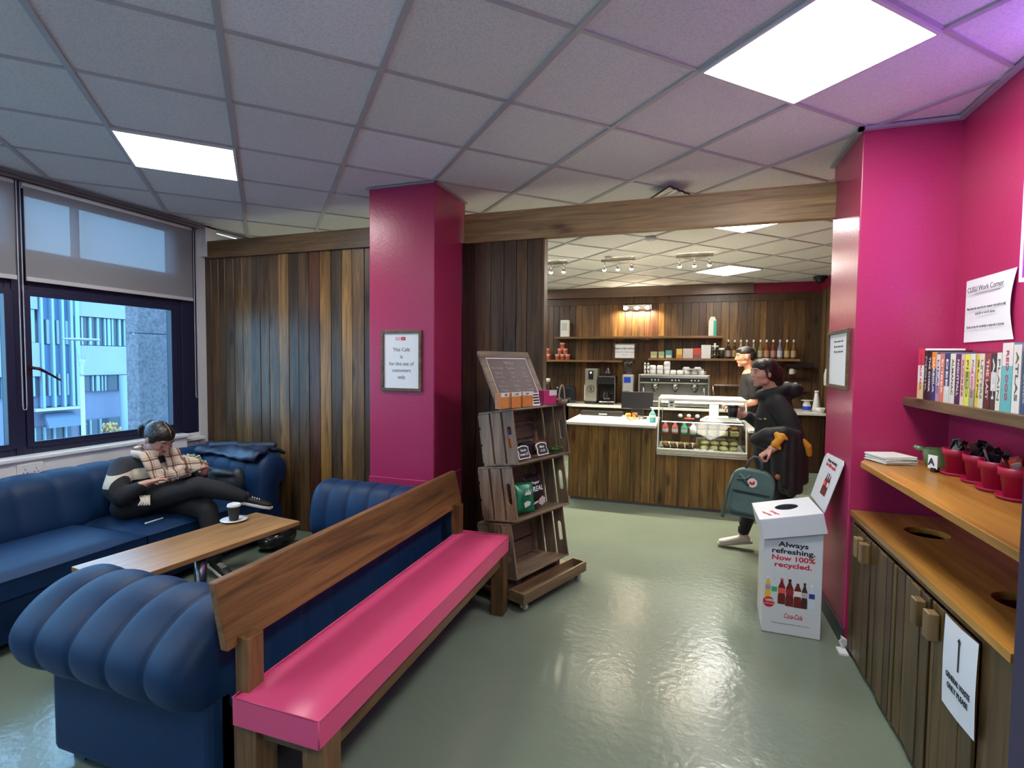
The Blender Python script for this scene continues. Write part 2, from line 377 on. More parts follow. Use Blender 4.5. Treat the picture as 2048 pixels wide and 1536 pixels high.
# ------------------------------------------------------------------ board walls
def bcol(kind='left'):
    r = random.random()
    if kind == 'left':
        pal = [((1.0, 0.82, 0.62), 3), ((0.62, 0.52, 0.46), 4), ((0.72, 0.70, 0.72), 3), ((1.7, 1.45, 0.95), 2), ((0.85, 0.48, 0.42), 1), ((0.95, 0.85, 0.72), 3)]
    elif kind == 'counter':
        pal = [((1.55, 1.35, 0.68), 4), ((1.25, 1.0, 0.50), 3), ((1.4, 1.15, 0.62), 2)]
    else:
        pal = [((1.15, 0.88, 0.52), 4), ((0.80, 0.62, 0.44), 4), ((0.55, 0.48, 0.44), 3), ((1.6, 1.25, 0.62), 2), ((0.75, 0.46, 0.38), 1)]
    tot = sum(w for _, w in pal); x = r * tot
    for c, w in pal:
        x -= w
        if x <= 0: break
    k = random.uniform(0.85, 1.12)
    return tuple(v * k for v in c)
def boards(mb, a0, a1, z0, z1, plane, axis, kind='left', wmin=0.075, wmax=0.12, th=0.016, side=-1):
    """vertical boards on the plane; side -1: boards stand out towards smaller coordinate"""
    a = a0; seed = 0
    while a < a1 - 0.01:
        w = min(random.uniform(wmin, wmax), a1 - a); w = w if a1 - a - w > 0.03 else a1 - a
        t = th + random.uniform(-0.004, 0.004); p0, p1 = (plane - t, plane) if side < 0 else (plane, plane + t)
        c = bcol(kind)
        if axis == 'x': mb.box(a, a + w - 0.003, p0, p1, z0, z1, c)
        else: mb.box(p0, p1, a, a + w - 0.003, z0, z1, c)
        a += w
    return mb
# partition on the window side of the left column and the stub on its other side
b_ = MB(); random.seed(3)
explicit = [(.045, (1.5, 1.1, .6)), (.10, (.62, .5, .42)), (.085, (.72, .62, .56)), (.08, (.60, .56, .56)), (.105, (.66, .62, .62)), (.10, (.95, .84, .66)), (.10, (1.25, 1.15, .92)), (.105, (.62, .55, .5)),
            (.10, (.7, .62, .54)), (.11, (.8, .7, .58)), (.11, (1.55, 1.3, .85)), (.105, (.55, .5, .5)), (.11, (.66, .58, .54)), (.115, (.62, .38, .36)), (.115, (1.9, 1.45, .75)), (.11, (.50, .44, .42)), (.105, (2.0, 1.6, .9)), (.12, (1.05, .85, .6)), (.13, (.5, .44, .42))]
a = -4.37
for w, c in explicit:
    t = 0.016 + random.uniform(-0.003, 0.003); b_.box(a, a + w - 0.004, 3.70 - t, 3.70, 0.0, 2.48, c); a += w
boards(b_, a, -1.9, 0, 2.48, 3.70, 'x')
b_.box(-4.37, -1.75, 3.70, 3.76, 0, 2.5, (0.3, 0.25, 0.22))
struct(b_.build('wall_partition', m_board, bevel=0.0025, seg=1))
b_ = MB(); a = -1.66
for w, c in ((.12, (.32, .26, .22)), (.115, (.75, .6, .45)), (.105, (.8, .66, .48)), (.10, (.5, .42, .36)), (.085, (1.0, .8, .5)), (.12, (.62, .5, .38))):
    b_.box(a, a + w - 0.004, 3.684, 3.70, 0, 2.44, c); a += w
b_.box(-1.66, a - 0.004, 3.70, 3.76, 0, 2.44, (0.35, 0.3, 0.25)); b_.box(a - 0.006, a + 0.012, 3.68, 3.775, 0, 2.44, (.95, .8, .58))
struct(b_.build('wall_stub', m_board, bevel=0.0025, seg=1))
# header beams
mm = MB().box(-4.235, -2.18, 3.655, 3.70, 2.455, 2.612)
for x in (-3.93, -2.72): mm.ell((x, 3.655, 2.555), (0.008, 0.004, 0.008), n=8)
struct(mm.build('trim_2', m_beam, bevel=0.004))
mm = MB().box(-1.64, 0.85, 3.66, 3.72, 2.43, 2.648)
struct(mm.build('trim_3', wood('pale_beam', (0.22, 0.14, 0.058), (0.46, 0.32, 0.155), 'x', 0.45), bevel=0.005))
struct(MB().box(-4.37, -4.235, 3.64, 3.76, 2.47, CEIL).build('wall_bulkhead', m_wallwhite))
# columns
cb = MB().box(-2.195, -1.668, 3.23, 3.745, 0, CEIL)
struct(cb.build('wall_column_left', m_mag, bevel=0.006))
cb = MB().box(-2.199, -1.664, 3.222, 3.75, 0.60, 0.675)
struct(cb.build('trim_4', m_mag, bevel=0.003))
struct(MB().box(0.845, 1.90, 3.175, 3.715, 0, CEIL).build('wall_column_right', m_mag, bevel=0.005))
struct(MB().box(0.833, 0.845, 3.165, 3.72, 0, 0.10).build('baseboard_right', paint('grey_skirting', (0.035, 0.04, 0.045), 0.4), bevel=0.003))
struct(MB().box(1.27, 1.42, 0.9, 3.175, 0, CEIL).build('wall_right', m_mag))
struct(MB().box(1.27, 1.42, Y0, 0.9, 0, CEIL).build('wall_right_rear', m_wallwhite))
# perimeter angle trims at the ceiling
m_angle = paint('wall_angle', (0.42, 0.42, 0.44), 0.4)
t_ = MB(); t_.box(1.245, 1.27, Y0, 3.15, CEIL - 0.02, CEIL - 0.004); t_.box(0.82, 1.27, 3.15, 3.175, CEIL - 0.02, CEIL - 0.004); t_.box(0.82, 0.845, 3.15, 3.715, CEIL - 0.02, CEIL - 0.004)
t_.box(-2.21, -1.65, 3.215, 3.23, CEIL - 0.012, CEIL - 0.004); t_.box(-1.668, -1.65, 3.215, 3.745, CEIL - 0.012, CEIL - 0.004)
struct(t_.build('trim_5', m_angle))
# kitchen shell
b_ = MB(); boards(b_, X0, 1.87, 0.0, 2.49, 8.80, 'x', 'back', 0.085, 0.13)
for xa, xb in ((-3.6, -1.2), (-1.2, 0.9), (0.9, 1.87)): b_.box(xa, xb, 8.77, 8.80, 2.49, 2.605, (0.62, 0.45, 0.36))
struct(b_.build('wall_back', m_board, bevel=0.0025, seg=1))
struct(MB().box(X0, 1.9, 8.80, 8.9, 0, CEIL).build('wall_back_plaster', paint('dark_magenta', (0.30, 0.01, 0.06), 0.5)))
mm = MB().box(X0, 0.955, 8.70, 8.80, 2.605, CEIL); mm.box(X0, 0.955, 8.685, 8.70, 2.605, 2.625)
struct(mm.build('trim_6', paint('bronze_cornice', (0.16, 0.11, 0.085), 0.3, 0.3), bevel=0.004))
b_ = MB(); boards(b_, 5.9, 8.80, 0, 2.60, 1.87, 'y', 'back', 0.09, 0.13)
struct(b_.build('wall_kitchen_right', m_board, bevel=0.0025, seg=1))
struct(MB().box(1.87, 1.90, 3.715, 8.8, 0, CEIL).build('wall_kitchen_side', paint('dark_magenta', (0.30, 0.01, 0.06), 0.5)))
struct(MB().box(X0, 1.27, Y0 - 0.1, Y0, 0, CEIL).build('wall_front', m_wallwhite))
struct(MB().box(X0 - 0.1, X0, 3.76, 8.9, 0, CEIL).build('wall_kitchen_left', m_wallwhite))

# ------------------------------------------------------------------ window wall (X = -4.30)
struct(MB().box(-4.45, -4.33, Y0, 3.76, 0, 0.84).build('wall_left', m_wallwhite))
struct(MB().box(-4.45, -4.30, 3.60, 3.76, 0, CEIL).build('wall_left_jamb', m_wallwhite, bevel=0.003))
units = [(2.24, 3.60, 2.305, 3.345), (0.90, 2.24, 0.965, 2.175), (-0.44, 0.90, -0.375, 0.835), (-1.78, -0.44, -1.715, -0.505), (-3.2, -1.78, -3.05, -1.845)]
for k, (ya, yb, ga, gb) in enumerate(units):
    w = MB()
    # outer frame and the bars around the big pane and the two transom panes
    w.box(-4.372, -4.31, ya, ga, 0.84, 2.72); w.box(-4.372, -4.31, gb, yb, 0.84, 2.72)
    w.box(-4.372, -4.31, ga, gb, 0.84, 0.93); w.box(-4.372, -4.31, ga, gb, 1.955, 2.27); w.box(-4.372, -4.31, ga, gb, 2.64, 2.72)
    ym = ga + (gb - ga) * 0.31; w.box(-4.372, -4.32, ym - 0.018, ym + 0.018, 2.27, 2.64)
    # raised sash profile
    for x0, x1, y0, y1, z0, z1 in ((-4.31, -4.296, ga - .035, ga + .008, .905, 1.98), (-4.31, -4.296, gb - .008, gb + .045, .905, 1.98), (-4.31, -4.296, ga, gb, .90, .938), (-4.31, -4.296, ga, gb, 1.947, 1.985), (-4.31, -4.30, gb + .09, yb - .03, .86, 2.1)):
        w.box(x0, x1, y0, y1, z0, z1)
    wo = struct(w.build('window_%d' % (k + 1), m_navy, bevel=0.004))
    MB().box(-4.365, -4.357, ga, gb, 0.93, 1.955).build('pane', m_glass, wo)
    MB().box(-4.365, -4.357, ga, gb, 2.27, 2.64).build('pane', m_glass, wo)
# handle on the mullion
hw = bpy.data.objects['window_1']
h_ = MB().box(-4.30, -4.283, 2.262, 2.302, 1.40, 1.475).tube([(-4.28, 2.285, 1.455), (-4.262, 2.33, 1.448), (-4.255, 2.38, 1.415), (-4.255, 2.455, 1.362)], [.011, .012, .009, .006], 8)
h_.build('handle', paint('window_handle', (0.04, 0.02, 0.035), 0.3, 0.5), hw)
# sill and dado trunking
struct(MB().box(-4.33, -4.19, Y0, 3.43, 0.825, 0.853).box(-4.33, -4.21, Y0, 3.40, 0.62, 0.825).build('trim_7', m_white, bevel=0.006))
struct(MB().box(-4.33, -4.25, 3.40, 3.62, 0.775, 0.80).box(-4.33, -4.31, 3.40, 3.60, 0.60, 0.84).build('trim_8', m_white, bevel=0.003))
sk = thing('wall_socket', 'white double wall socket on the trunking under the window', 'wall socket', (-4.205, 2.23, 0.765))
MB().box(-4.21, -4.199, 2.157, 2.303, 0.722, 0.808).build('faceplate', m_white, sk, bevel=0.004)
for y in (2.20, 2.262):
    q = MB()
    for dy, dz in ((0, .016), (-.011, -.006), (.011, -.006)): q.box(-4.1995, -4.1985, y + dy - .003, y + dy + .003, .752 + dz - .004, .752 + dz + .004)
    q.build('pin_holes', m_greyink, sk); MB().box(-4.1995, -4.196, y - .006, y + .006, .786, .798).build('rocker_switch', m_white, sk, bevel=0.001)
# roller blinds
def blind_mat():
    m = bpy.data.materials.new('blind_fabric'); m.use_nodes = True; n = m.node_tree.nodes; l = m.node_tree.links
    n.remove(n['Principled BSDF']); d = n.new('ShaderNodeBsdfDiffuse'); d.inputs[0].default_value = (0.42, 0.42, 0.46, 1)
    t = n.new('ShaderNodeBsdfTranslucent'); t.inputs[0].default_value = (0.28, 0.29, 0.33, 1)
    mx = n.new('ShaderNodeMixShader'); mx.inputs[0].default_value = 0.4
    l.new(d.outputs[0], mx.inputs[1]); l.new(t.outputs[0], mx.inputs[2])
    tr = n.new('ShaderNodeBsdfTransparent'); m2 = n.new('ShaderNodeMixShader'); m2.inputs[0].default_value = 0.22
    l.new(mx.outputs[0], m2.inputs[1]); l.new(tr.outputs[0], m2.inputs[2]); l.new(m2.outputs[0], n['Material Output'].inputs[0]); return m
m_blind = blind_mat()
struct(MB().box(-4.33, -4.255, Y0, 3.60, 2.715, 2.755).box(-4.255, -4.235, Y0, 4.3, 2.735, 2.757).build('trim_9', paint('blind_track', (0.20, 0.19, 0.21), 0.4, 0.4), bevel=0.003))
bl = [(2.275, 3.525, 'translucent grey roller blind nearest the wooden partition'), (0.94, 2.225, 'grey roller blind at the left edge of the photo'), (-0.40, 0.885, 'grey roller blind over the third window, out of the photo'), (-1.74, -0.455, 'grey roller blind over the fourth window, out of the photo'), (-3.1, -1.80, 'grey roller blind over the last window, out of the photo')]
for ya, yb, lab in bl[:3]:
    t = thing('roller_blind', lab, 'blind', (-4.27, (ya + yb) / 2, 2.70), 0, 'roller blinds over the windows')
    MB().cone((-4.285, ya, 2.69), (-4.285, yb, 2.69), 0.022).build('roller', m_white, t)
    MB().box(-4.2665, -4.265, ya, yb, 2.07, 2.70).build('fabric', m_blind, t)
    MB().box(-4.272, -4.258, ya, yb, 2.045, 2.075).build('bottom_bar', paint('blind_bar', (0.45, 0.44, 0.48), 0.5), t, bevel=0.003)
    yc = yb + 0.012; pts = [(-4.25, yc - 0.009, 2.70)] + [(-4.25, yc - 0.011, z) for z in (2.2, 1.6, 1.2)] + [(-4.25, yc - 0.011 + 0.011 * (1 - math.cos(a)), 1.18 - 0.012 * math.sin(a)) for a in (0.5, 1.2, 1.9, 2.6)] + [(-4.25, yc + 0.011, z) for z in (1.2, 1.6, 2.2, 2.70)]
    MB().tube(pts, 0.0032, 6).build('bead_chain', paint('chain', (0.45, 0.45, 0.50), 0.4), t)
# ------------------------------------------------------------------ outside, seen through the window
def outside():
    pale = paint('pale_cladding', (0.238, 0.270, 0.305), 0.7, var=0.12, vscale=0.8)
    blue = paint('blue_spandrel', (0.062, 0.123, 0.218), 0.5); fin = paint('pale_blue_fin', (0.199, 0.286, 0.348), 0.5)
    lil = paint('grey_blue_render', (0.143, 0.156, 0.218), 0.7); dk = paint('facade_glazing', (0.048, 0.066, 0.087), 0.15)
    t = thing('office_building', 'pale blue office building with fins and window bands, seen through the window', 'building', (-18.2, 11.2, -6))
    m = MB().box(-18.4, -18.2, 2, 22, -6, 4.0); m.build('facade', lil, t)
    w = MB()
    for y0, y1, z0, z1 in ((8.0, 9.86, 2.9, 4.0), (8.0, 9.88, .94, 1.92), (10.78, 20, 2.8, 4.0), (10.95, 20, .94, 1.88)): w.box(-18.2, -18.0, y0, y1, z0, z1)
    w.build('pale_panel', pale, t)
    def win(y0, y1, z0, z1, bars):
        f = MB().box(-18.19, -18.12, y0, y1, z0, z1); o = f.build('window_band', dk, t)
        for yb, wd in bars: MB().box(-18.12, -18.05, yb, yb + wd, z0, z1).build('mullion', fin, o)
    win(8.0, 9.85, 1.93, 2.89, [(8.3, .1), (8.9, .12), (9.2, .14), (9.55, .05), (9.68, .12)])
    win(8.0, 9.88, .35, .93, [(8.4, .1), (9.0, .05), (9.55, .06), (9.7, .06)])
    win(9.97, 10.65, 1.9, 2.62, [(10.09, .08), (10.35, .07), (10.58, .08)])
    win(9.97, 10.65, .34, 1.0, [(10.1, .06), (10.36, .05), (10.58, .06)])
    win(10.95, 20, 1.9, 2.78, [(11.02, .05), (11.25, .07), (11.48, .06), (11.7, .05), (11.8, .09), (11.93, .05), (12.15, .07), (12.32, .04), (12.6, .06)])
    win(11.06, 20, .42, .92, [(11.3, .04), (11.42, .1), (11.58, .04), (11.68, .04), (12.15, .05), (12.3, .04)])
    s = MB()
    for z0, z1 in ((2.62, 4.0), (1.0, 1.88), (.03, .34)): s.box(-18.19, -18.1, 9.9, 10.7, z0, z1)
    s.build('blue_panel', blue, t)
    for y, wd in ((9.90, .06), (10.18, .06), (10.44, .06), (10.67, .07), (10.80, .12)): MB().box(-18.1, -17.95, y, y + wd, 0.0, 4.05).build('fin', fin, t)
    MB().box(-18.1, -17.8, 9.62, 10.82, -.085, -.01).build('ledge', paint('white_ledge', (0.356, 0.348, 0.370), 0.5), t)
    MB().prism([(9.75, -.56), (10.75, -.56), (10.7, -.18), (9.95, -.18)], lambda a, b, d: (-18.1 + d + (0.55 if b < -.4 else 0), a, b), 0, .1).build('awning', paint('awning_blue', (0.076, 0.110, 0.166), 0.6), t)
    win(9.55, 10.7, -1.3, -.58, [(9.7, .05), (9.95, .05), (10.2, .05), (10.5, .05)])
    win(10.98, 20, -1.1, -.5, [(11.2, .04), (11.5, .04), (12.2, .05), (12.6, .05)])
    MB().cone((-17.6, 11.98, -3), (-17.6, 11.98, .93), .14, n=20).build('column', paint('pale_column', (0.171, 0.225, 0.288), 0.6), t)
    g = MB().box(-60, -4.6, -20, 60, -6.2, -6).build('ground', paint('paving', (0.143, 0.135, 0.157), 0.8)); struct(g)
    c = thing('concrete_column', 'pebble-faced concrete column standing just outside the window', 'column', (-6.25, 4.4, -6))
    peb = paint('pebbledash', (0.161, 0.151, 0.170), 0.9, bump=1.0, bscale=38, var=0.5, vscale=30)
    q = MB().box(-6.2, -6.0, 4.25, 5.0, -6, 1.80); q.box(-6.2, -6.0, 4.25, 5.0, 1.815, 2.25); q.build('shaft', peb, c)
    lp = thing('street_lamp', 'slim street lamp with flat round reflector outside the window', 'street lamp', (-14, 8.53, -6))
    st = paint('galvanised', (0.294, 0.319, 0.348), 0.4)
    MB().cone((-14, 8.53, -6), (-14, 8.53, 1.05), .045, n=10).build('pole', st, lp)
    MB().lathe([(.03, 1.05), (.05, 1.12), (.03, 1.2), (.07, 1.42), (.075, 1.46), (.0, 1.46)], (-14, 8.53, 0), 14).build('lamp_head', st, lp)
    MB().lathe([(0, 1.91), (.34, 1.93), (.36, 1.95), (.34, 1.97), (0, 1.96)], (-14, 8.55, 0), 20).tube([(-14, 8.6, 1.46), (-14, 8.72, 1.93)], .008, 6).tube([(-14, 8.47, 1.46), (-14, 8.4, 1.93)], .008, 6).build('reflector', st, lp)
    bz = MB(); random.seed(5)
    for k in range(70):
        a, b, r = random.uniform(-.24, .24), random.uniform(-.35, .22), .03
        bz.ell((-16 + random.uniform(-.15, .15), 10.48 + a * (1 - max(b, 0) * 2.5), -.66 + b), (r, r * 1.3, r * 1.8), n=6)
    sh = thing('shrub', 'small yellow autumn shrub outside, low in the window', 'shrub', (-16, 10.48, -1.2))
    bz.build('foliage', paint('yellow_leaves', (0.356, 0.205, 0.070), 0.8), sh); MB().cone((-16, 10.48, -6), (-16, 10.48, -.8), .025, n=6).build('stem', m_darkmetal, sh)
outside()

# ------------------------------------------------------------------ sofas
def lobes(fn, L0, L1, n, prof, amp=0.10, endr=0.35, seg=10, ctr=None):
    """fn(s, p, q) -> world point; prof = closed list of (p,q); n channel lobes along s"""
    cx, cz = ctr if ctr else (sum(p for p, _ in prof) / len(prof), sum(q for _, q in prof) / len(prof))
    rings = []; N = n * seg
    for i in range(N + 1):
        u = i / N; k = (u * n) % 1.0 if i < N else 1.0
        f = 1 - amp * (1 - math.sqrt(max(0.0, 1 - (2 * k - 1) ** 2)) if True else 0)
        e = min(u, 1 - u) * n
        if e < 0.5: f *= 1 - endr * (1 - math.sqrt(1 - (1 - 2 * e) ** 2)) * 0.8
        s = lerp(L0, L1, u)
        rings.append([fn(s, cx + (p - cx) * f, cz + (q - cz) * f) for p, q in prof])
    return rings
def smooth_closed(P, k=4):
    n = len(P); out = []
    for i in range(n):
        a, b, c, d = P[i - 1], P[i], P[(i + 1) % n], P[(i + 2) % n]
        for j in range(k):
            t = j / k
            out.append(tuple(0.5 * ((2 * b[m]) + (c[m] - a[m]) * t + (2 * a[m] - 5 * b[m] + 4 * c[m] - d[m]) * t * t + (3 * b[m] - a[m] - 3 * c[m] + d[m]) * t ** 3) for m in (0, 1)))
    return out
def cushion(x0, x1, y0, y1, z0, z1, crown=0.02, sag=0.0):
    """soft seat cushion"""
    nx, ny = 14, 14; m = MB(); r = 0.035
    def sup(t): return max(0.0, 1 - abs(2 * t - 1) ** 7)
    top = []; bot = []
    for i in range(nx + 1):
        a = []; b = []
        for j in range(ny + 1):
            u, v = i / nx, j / ny; ed = min(sup(u), sup(v))
            zc = z1 - 0.03 * (1 - math.sqrt(ed)) + crown * math.sin(PI * u) * math.sin(PI * v) - sag * math.exp(-((u - .5) ** 2 + (v - .5) ** 2) * 12)
            a.append((lerp(x0, x1, u), lerp(y0, y1, v), zc)); b.append((lerp(x0, x1, u), lerp(y0, y1, v), z0))
        top.append(a); bot.append(b)
    m.grid(top); m.grid(bot)
    for A, B in (([r_[0] for r_ in top], [r_[0] for r_ in bot]), ([r_[-1] for r_ in top], [r_[-1] for r_ in bot]), (top[0], bot[0]), (top[-1], bot[-1])):
        m.grid([A, B])
    return m
def piping(x0, x1, y0, y1, z): 
    return MB().tube([(x0, y0, z), (x1, y0, z), (x1, y1, z), (x0, y1, z)], 0.006, 6, closed=True)
def sofa_window():
    t = thing('sofa', 'long blue velvet sofa under the window with a woman sitting on it', 'sofa', (-3.65, 2.3, 0), 0, 'blue velvet channel-back sofas')
    ya, yb = 1.02, 3.60
    MB().box(-4.12, -3.27, ya + .1, yb - .08, 0.05, 0.30).build('base', m_velvet, t, bevel=0.02)
    for y0, y1 in ((1.38, 2.315), (2.325, 3.24)):
        c = cushion(-3.86, -3.235, y0, y1, 0.295, 0.425, 0.018, 0.02 if y0 > 2 else 0).build('seat_cushion', m_velvet, t)
        piping(-3.86, -3.236, y0 + .002, y1 - .002, 0.392).build('piping', m_velvet, c)
    prof = smooth_closed([(-4.16, .36), (-4.17, .55), (-4.18, .68), (-4.11, .755), (-4.0, .765), (-3.90, .70), (-3.86, .58), (-3.83, .42), (-3.9, .30), (-4.05, .30)])
    r = lobes(lambda s, p, q: (p, s, q), ya + .1, yb - .1, 11, prof, 0.055, 0.1)
    MB().grid(r, cv=True, capu=True).build('backrest', m_velvet, t)
    for y, sg in ((3.24, 1), (1.36, -1)):
        prof = smooth_closed([(0, .28), (-.01, .52), (.02, .66), (.10, .735), (.20, .735), (.29, .67), (.31, .57), (.26, .49), (.20, .46), (.19, .28)])
        r = lobes(lambda s, p, q: (s, y + sg * p, q), -4.1, -3.22, 5, prof, 0.06, 0.25)
        a = MB().grid(r, cv=True, capu=True).build('arm', m_velvet, t)
        lo, hi = sorted((y + sg * .02, y + sg * .22)); MB().box(-4.08, -3.30, lo, hi, .05, .5).build('arm_panel', m_velvet, a, bevel=0.015)
    for x in (-4.05, -3.36):
        for y in (1.3, 3.4): MB().box(x - .03, x + .03, y - .03, y + .03, 0, .055).build('foot', m_black, t)
sofa_window()
def sofa_bench():
    t = thing('sofa', 'blue velvet channel-tufted sofa backing onto the pink bench', 'sofa', (-1.9, 2.1, 0), 0, 'blue velvet channel-back sofas')
    MB().box(-2.22, -1.47, 1.25, 3.10, 0.05, 0.30).build('base', m_velvet, t, bevel=0.02)
    for y0, y1 in ((1.46, 2.09), (2.10, 2.74)):
        c = cushion(-2.19, -1.62, y0, y1, 0.295, 0.425, 0.015).build('seat_cushion', m_velvet, t)
        piping(-2.188, -1.62, y0 + .002, y1 - .002, 0.392).build('piping', m_velvet, c)
    prof = smooth_closed([(-1.44, .30), (-1.43, .50), (-1.42, .58), (-1.46, .655), (-1.56, .67), (-1.64, .60), (-1.66, .45), (-1.62, .30)])
    r = lobes(lambda s, p, q: (p, s, q), 1.30, 3.05, 10, prof, 0.055, 0.1)
    MB().grid(r, cv=True, capu=True).build('backrest', m_velvet, t)
    MB().box(-1.60, -1.44, 1.25, 3.10, 0.05, 0.5).build('back_panel', m_velvet, t, bevel=0.02)
    # near arm: scroll rolls out towards the viewer
    prof = smooth_closed([(1.50, .40), (1.505, .58), (1.46, .67), (1.38, .695), (1.27, .675), (1.17, .61), (1.118, .53), (1.135, .44), (1.19, .385), (1.25, .375), (1.36, .36)])
    r = lobes(lambda s, p, q: (s, p, q), -2.318, -1.435, 5, prof, 0.075, 0.30, 16, ctr=(1.32, .50))
    a = MB().grid(r, cv=True, capu=True).build('arm', m_velvet, t)
    MB().box(-2.235, -1.44, 1.225, 1.45, .045, .46).build('arm_panel', m_velvet, a, bevel=0.03, seg=3)
    prof = smooth_closed([(2.75, .36), (2.745, .55), (2.79, .67), (2.87, .715), (2.98, .70), (3.07, .63), (3.10, .53), (3.07, .45), (3.0, .40), (2.9, .36)])
    r = lobes(lambda s, p, q: (s, p, q), -2.36, -1.44, 6, prof, 0.07, 0.42, 12)
    a = MB().grid(r, cv=True, capu=True).build('arm', m_velvet, t)
    MB().box(-2.235, -1.44, 2.78, 3.02, .045, .46).build('arm_panel', m_velvet, a, bevel=0.03, seg=3)
    for x in (-2.16, -1.52):
        for y in (1.30, 2.98): MB().box(x - .03, x + .03, y - .03, y + .03, 0, .05).build('foot', m_black, t)
sofa_bench()

# ------------------------------------------------------------------ coffee table
TA = rad(-7.2)
tb = thing('coffee_table', 'narrow wooden coffee table between the two blue sofas', 'table', (-2.577, 2.147, 0), TA)
MB().box(-.205, .205, -.515, .515, .472, .50).build('tabletop', m_tab, tb, bevel=0.003, local=True)
MB().cone((0, 0, .02), (0, 0, .47), .032, n=24).build('leg', m_chrome, tb, local=True)
MB().lathe([(.0, .0), (.19, .0), (.19, .008), (.05, .022), (.0, .022)], n=32).build('base_plate', m_chrome, tb, local=True)
MB().box(-.12, .12, -.30, .30, .458, .473).build('top_bracket', m_black, tb, local=True)
cp = thing('takeaway_cup', 'dark ribbed takeaway cup with a white lid on the coffee table', 'cup', (-2.70, 2.49, .506))
MB().lathe([(.026, .0), (.027, .002), (.037, .085), (.037, .088), (.0, .088)], (-2.70, 2.49, .508), 28).build('cup_body', paint('dark_ribbed_card', (0.025, 0.03, 0.028), 0.7), cp)
MB().lathe([(.0395, .0), (.040, .006), (.037, .009), (.036, .016), (.034, .017), (.033, .013), (.0, .013)], (-2.70, 2.49, .594), 28).build('lid', m_white, cp)
sa = MB().lathe([(.0, .0), (.04, .0), (.078, .010), (.080, .012), (.04, .005), (.0, .005)], (-2.70, 2.49, .5005), 32).build('saucer', paint('white_china', (0.78, 0.79, 0.8), 0.2)); tag(sa, 'white saucer under the takeaway cup on the coffee table', 'saucer')

# ------------------------------------------------------------------ pink bench
bn = thing('bench', 'wooden bench with a long pink padded seat and plank back', 'bench', (-1.18, 2.1, 0))
def padded(x0, x1, y0, y1, z0, z1, r=0.014):
    return MB().box(x0, x1, y0, y1, z0, z1)
pd = MB(); nx, ny = 10, 40; topg = []
for i in range(nx + 1):
    row = []
    for j in range(ny + 1):
        u, v = i / nx, j / ny; e = min(min(u, 1 - u) * 10, min(v, 1 - v) * 40, 1)
        row.append((lerp(-1.335, -1.005, u), lerp(1.215, 2.935, v), .372 + .092 - .006 * (1 - min(1, e)) ** 2 + .010 * (math.sin(PI * u) ** .6) * min(1, min(v, 1 - v) * 12) - .004 * math.exp(-((u - .5) * 5) ** 2) * math.sin(v * 21) ** 2))
    topg.append(row)
pd.grid(topg)
low = [[(p[0], p[1], .372) for p in r] for r in topg]; pd.grid(low)
for A, B in ((topg[0], low[0]), (topg[-1], low[-1]), ([r[0] for r in topg], [r[0] for r in low]), ([r[-1] for r in topg], [r[-1] for r in low])): pd.grid([A, B], smooth=False)
pd.build('seat_pad', m_pink, bn, bevel=0.0)
ed = MB(); ed.tube([(-1.335, 1.215, .461), (-1.005, 1.215, .461), (-1.005, 2.935, .461), (-1.335, 2.935, .461)], .0035, 6, closed=True).tube([(-1.005, 1.215, .375), (-1.005, 1.215, .461)], .003, 6)
ed.build('seam', m_pink, bn)
lean = lambda a, b, d: (-1.338 - .22 * (b - .60) - d, a, b)
MB().prism([(1.205, .612), (2.985, .612), (2.985, .825), (1.205, .825)], lean, 0, .03).build('backrest_board', m_beam_y, bn, bevel=0.004)
for y in (1.235, 2.84):
    MB().box(-1.355, -1.262, y, y + .09, 0, .372).box(-1.355, -1.30, y + .01, y + .075, .372, .64).build('rear_leg', m_post, bn, bevel=0.004)
    MB().box(-1.085, -1.005, y, y + .085, 0, .372).build('front_leg', m_post, bn, bevel=0.004)
    MB().box(-1.262, -1.085, y + .02, y + .06, .315, .372).build('cross_rail', m_beam, bn, bevel=0.003)
MB().box(-1.06, -1.025, 1.32, 2.84, .30, .372).build('front_rail', m_beam_y, bn, bevel=0.003)
# ------------------------------------------------------------------ signs and frames
def framed(name, label, cat, P, ux, uz, nrm, w, h, fw=.022, fmat=None):
    """picture frame: P lower-left corner, ux across, uz up, nrm towards the room"""
    P = V(P); ux = V(ux); uz = V(uz); nrm = V(nrm); t = thing(name, label, cat, tuple(P + ux * (w / 2)))
    def slab(m, a0, a1, b0, b1, d0, d1):
        vs = [P + ux * a + uz * b + nrm * d for d in (d0, d1) for b in (b0, b1) for a in (a0, a1)]
        m.add(vs, [(0, 2, 3, 1), (4, 5, 7, 6), (0, 1, 5, 4), (2, 6, 7, 3), (0, 4, 6, 2), (1, 3, 7, 5)])
    m = MB(); slab(m, 0, w, 0, fw, 0, .016); slab(m, 0, w, h - fw, h, 0, .016); slab(m, 0, fw, fw, h - fw, 0, .016); slab(m, w - fw, w, fw, h - fw, 0, .016)
    m.build('frame', fmat or m_shelf_y, t, bevel=0.002)
    q = MB(); slab(q, fw, w - fw, fw, h - fw, .001, .006); q.build('sheet', m_paper, t); return t, P, ux, uz, nrm
t, P, ux, uz, nr = framed('framed_notice', 'wood-framed notice to customers on the left magenta column', 'sign', (-2.09, 3.23, 1.308), (1, 0, 0), (0, 0, 1), (0, -1, 0), .327, .435)
for k, (s_, z) in enumerate((('This Café', .285), ('is', .235), ('for the use of', .185), ('customers', .138), ('only', .09))):
    lettering('lettering', s_, .036, tuple(P + ux * .1635 + uz * z + nr * .0068), ux, uz, m_greyink, t)
MB().box(-1.975, -1.925, 3.2228, 3.2238, 1.672, 1.695).build('logo_box', paint('pale_pink', (0.75, 0.45, 0.55), 0.6), t)
MB().box(-1.925, -1.893, 3.2226, 3.2238, 1.672, 1.695).build('logo_red', m_red, t)
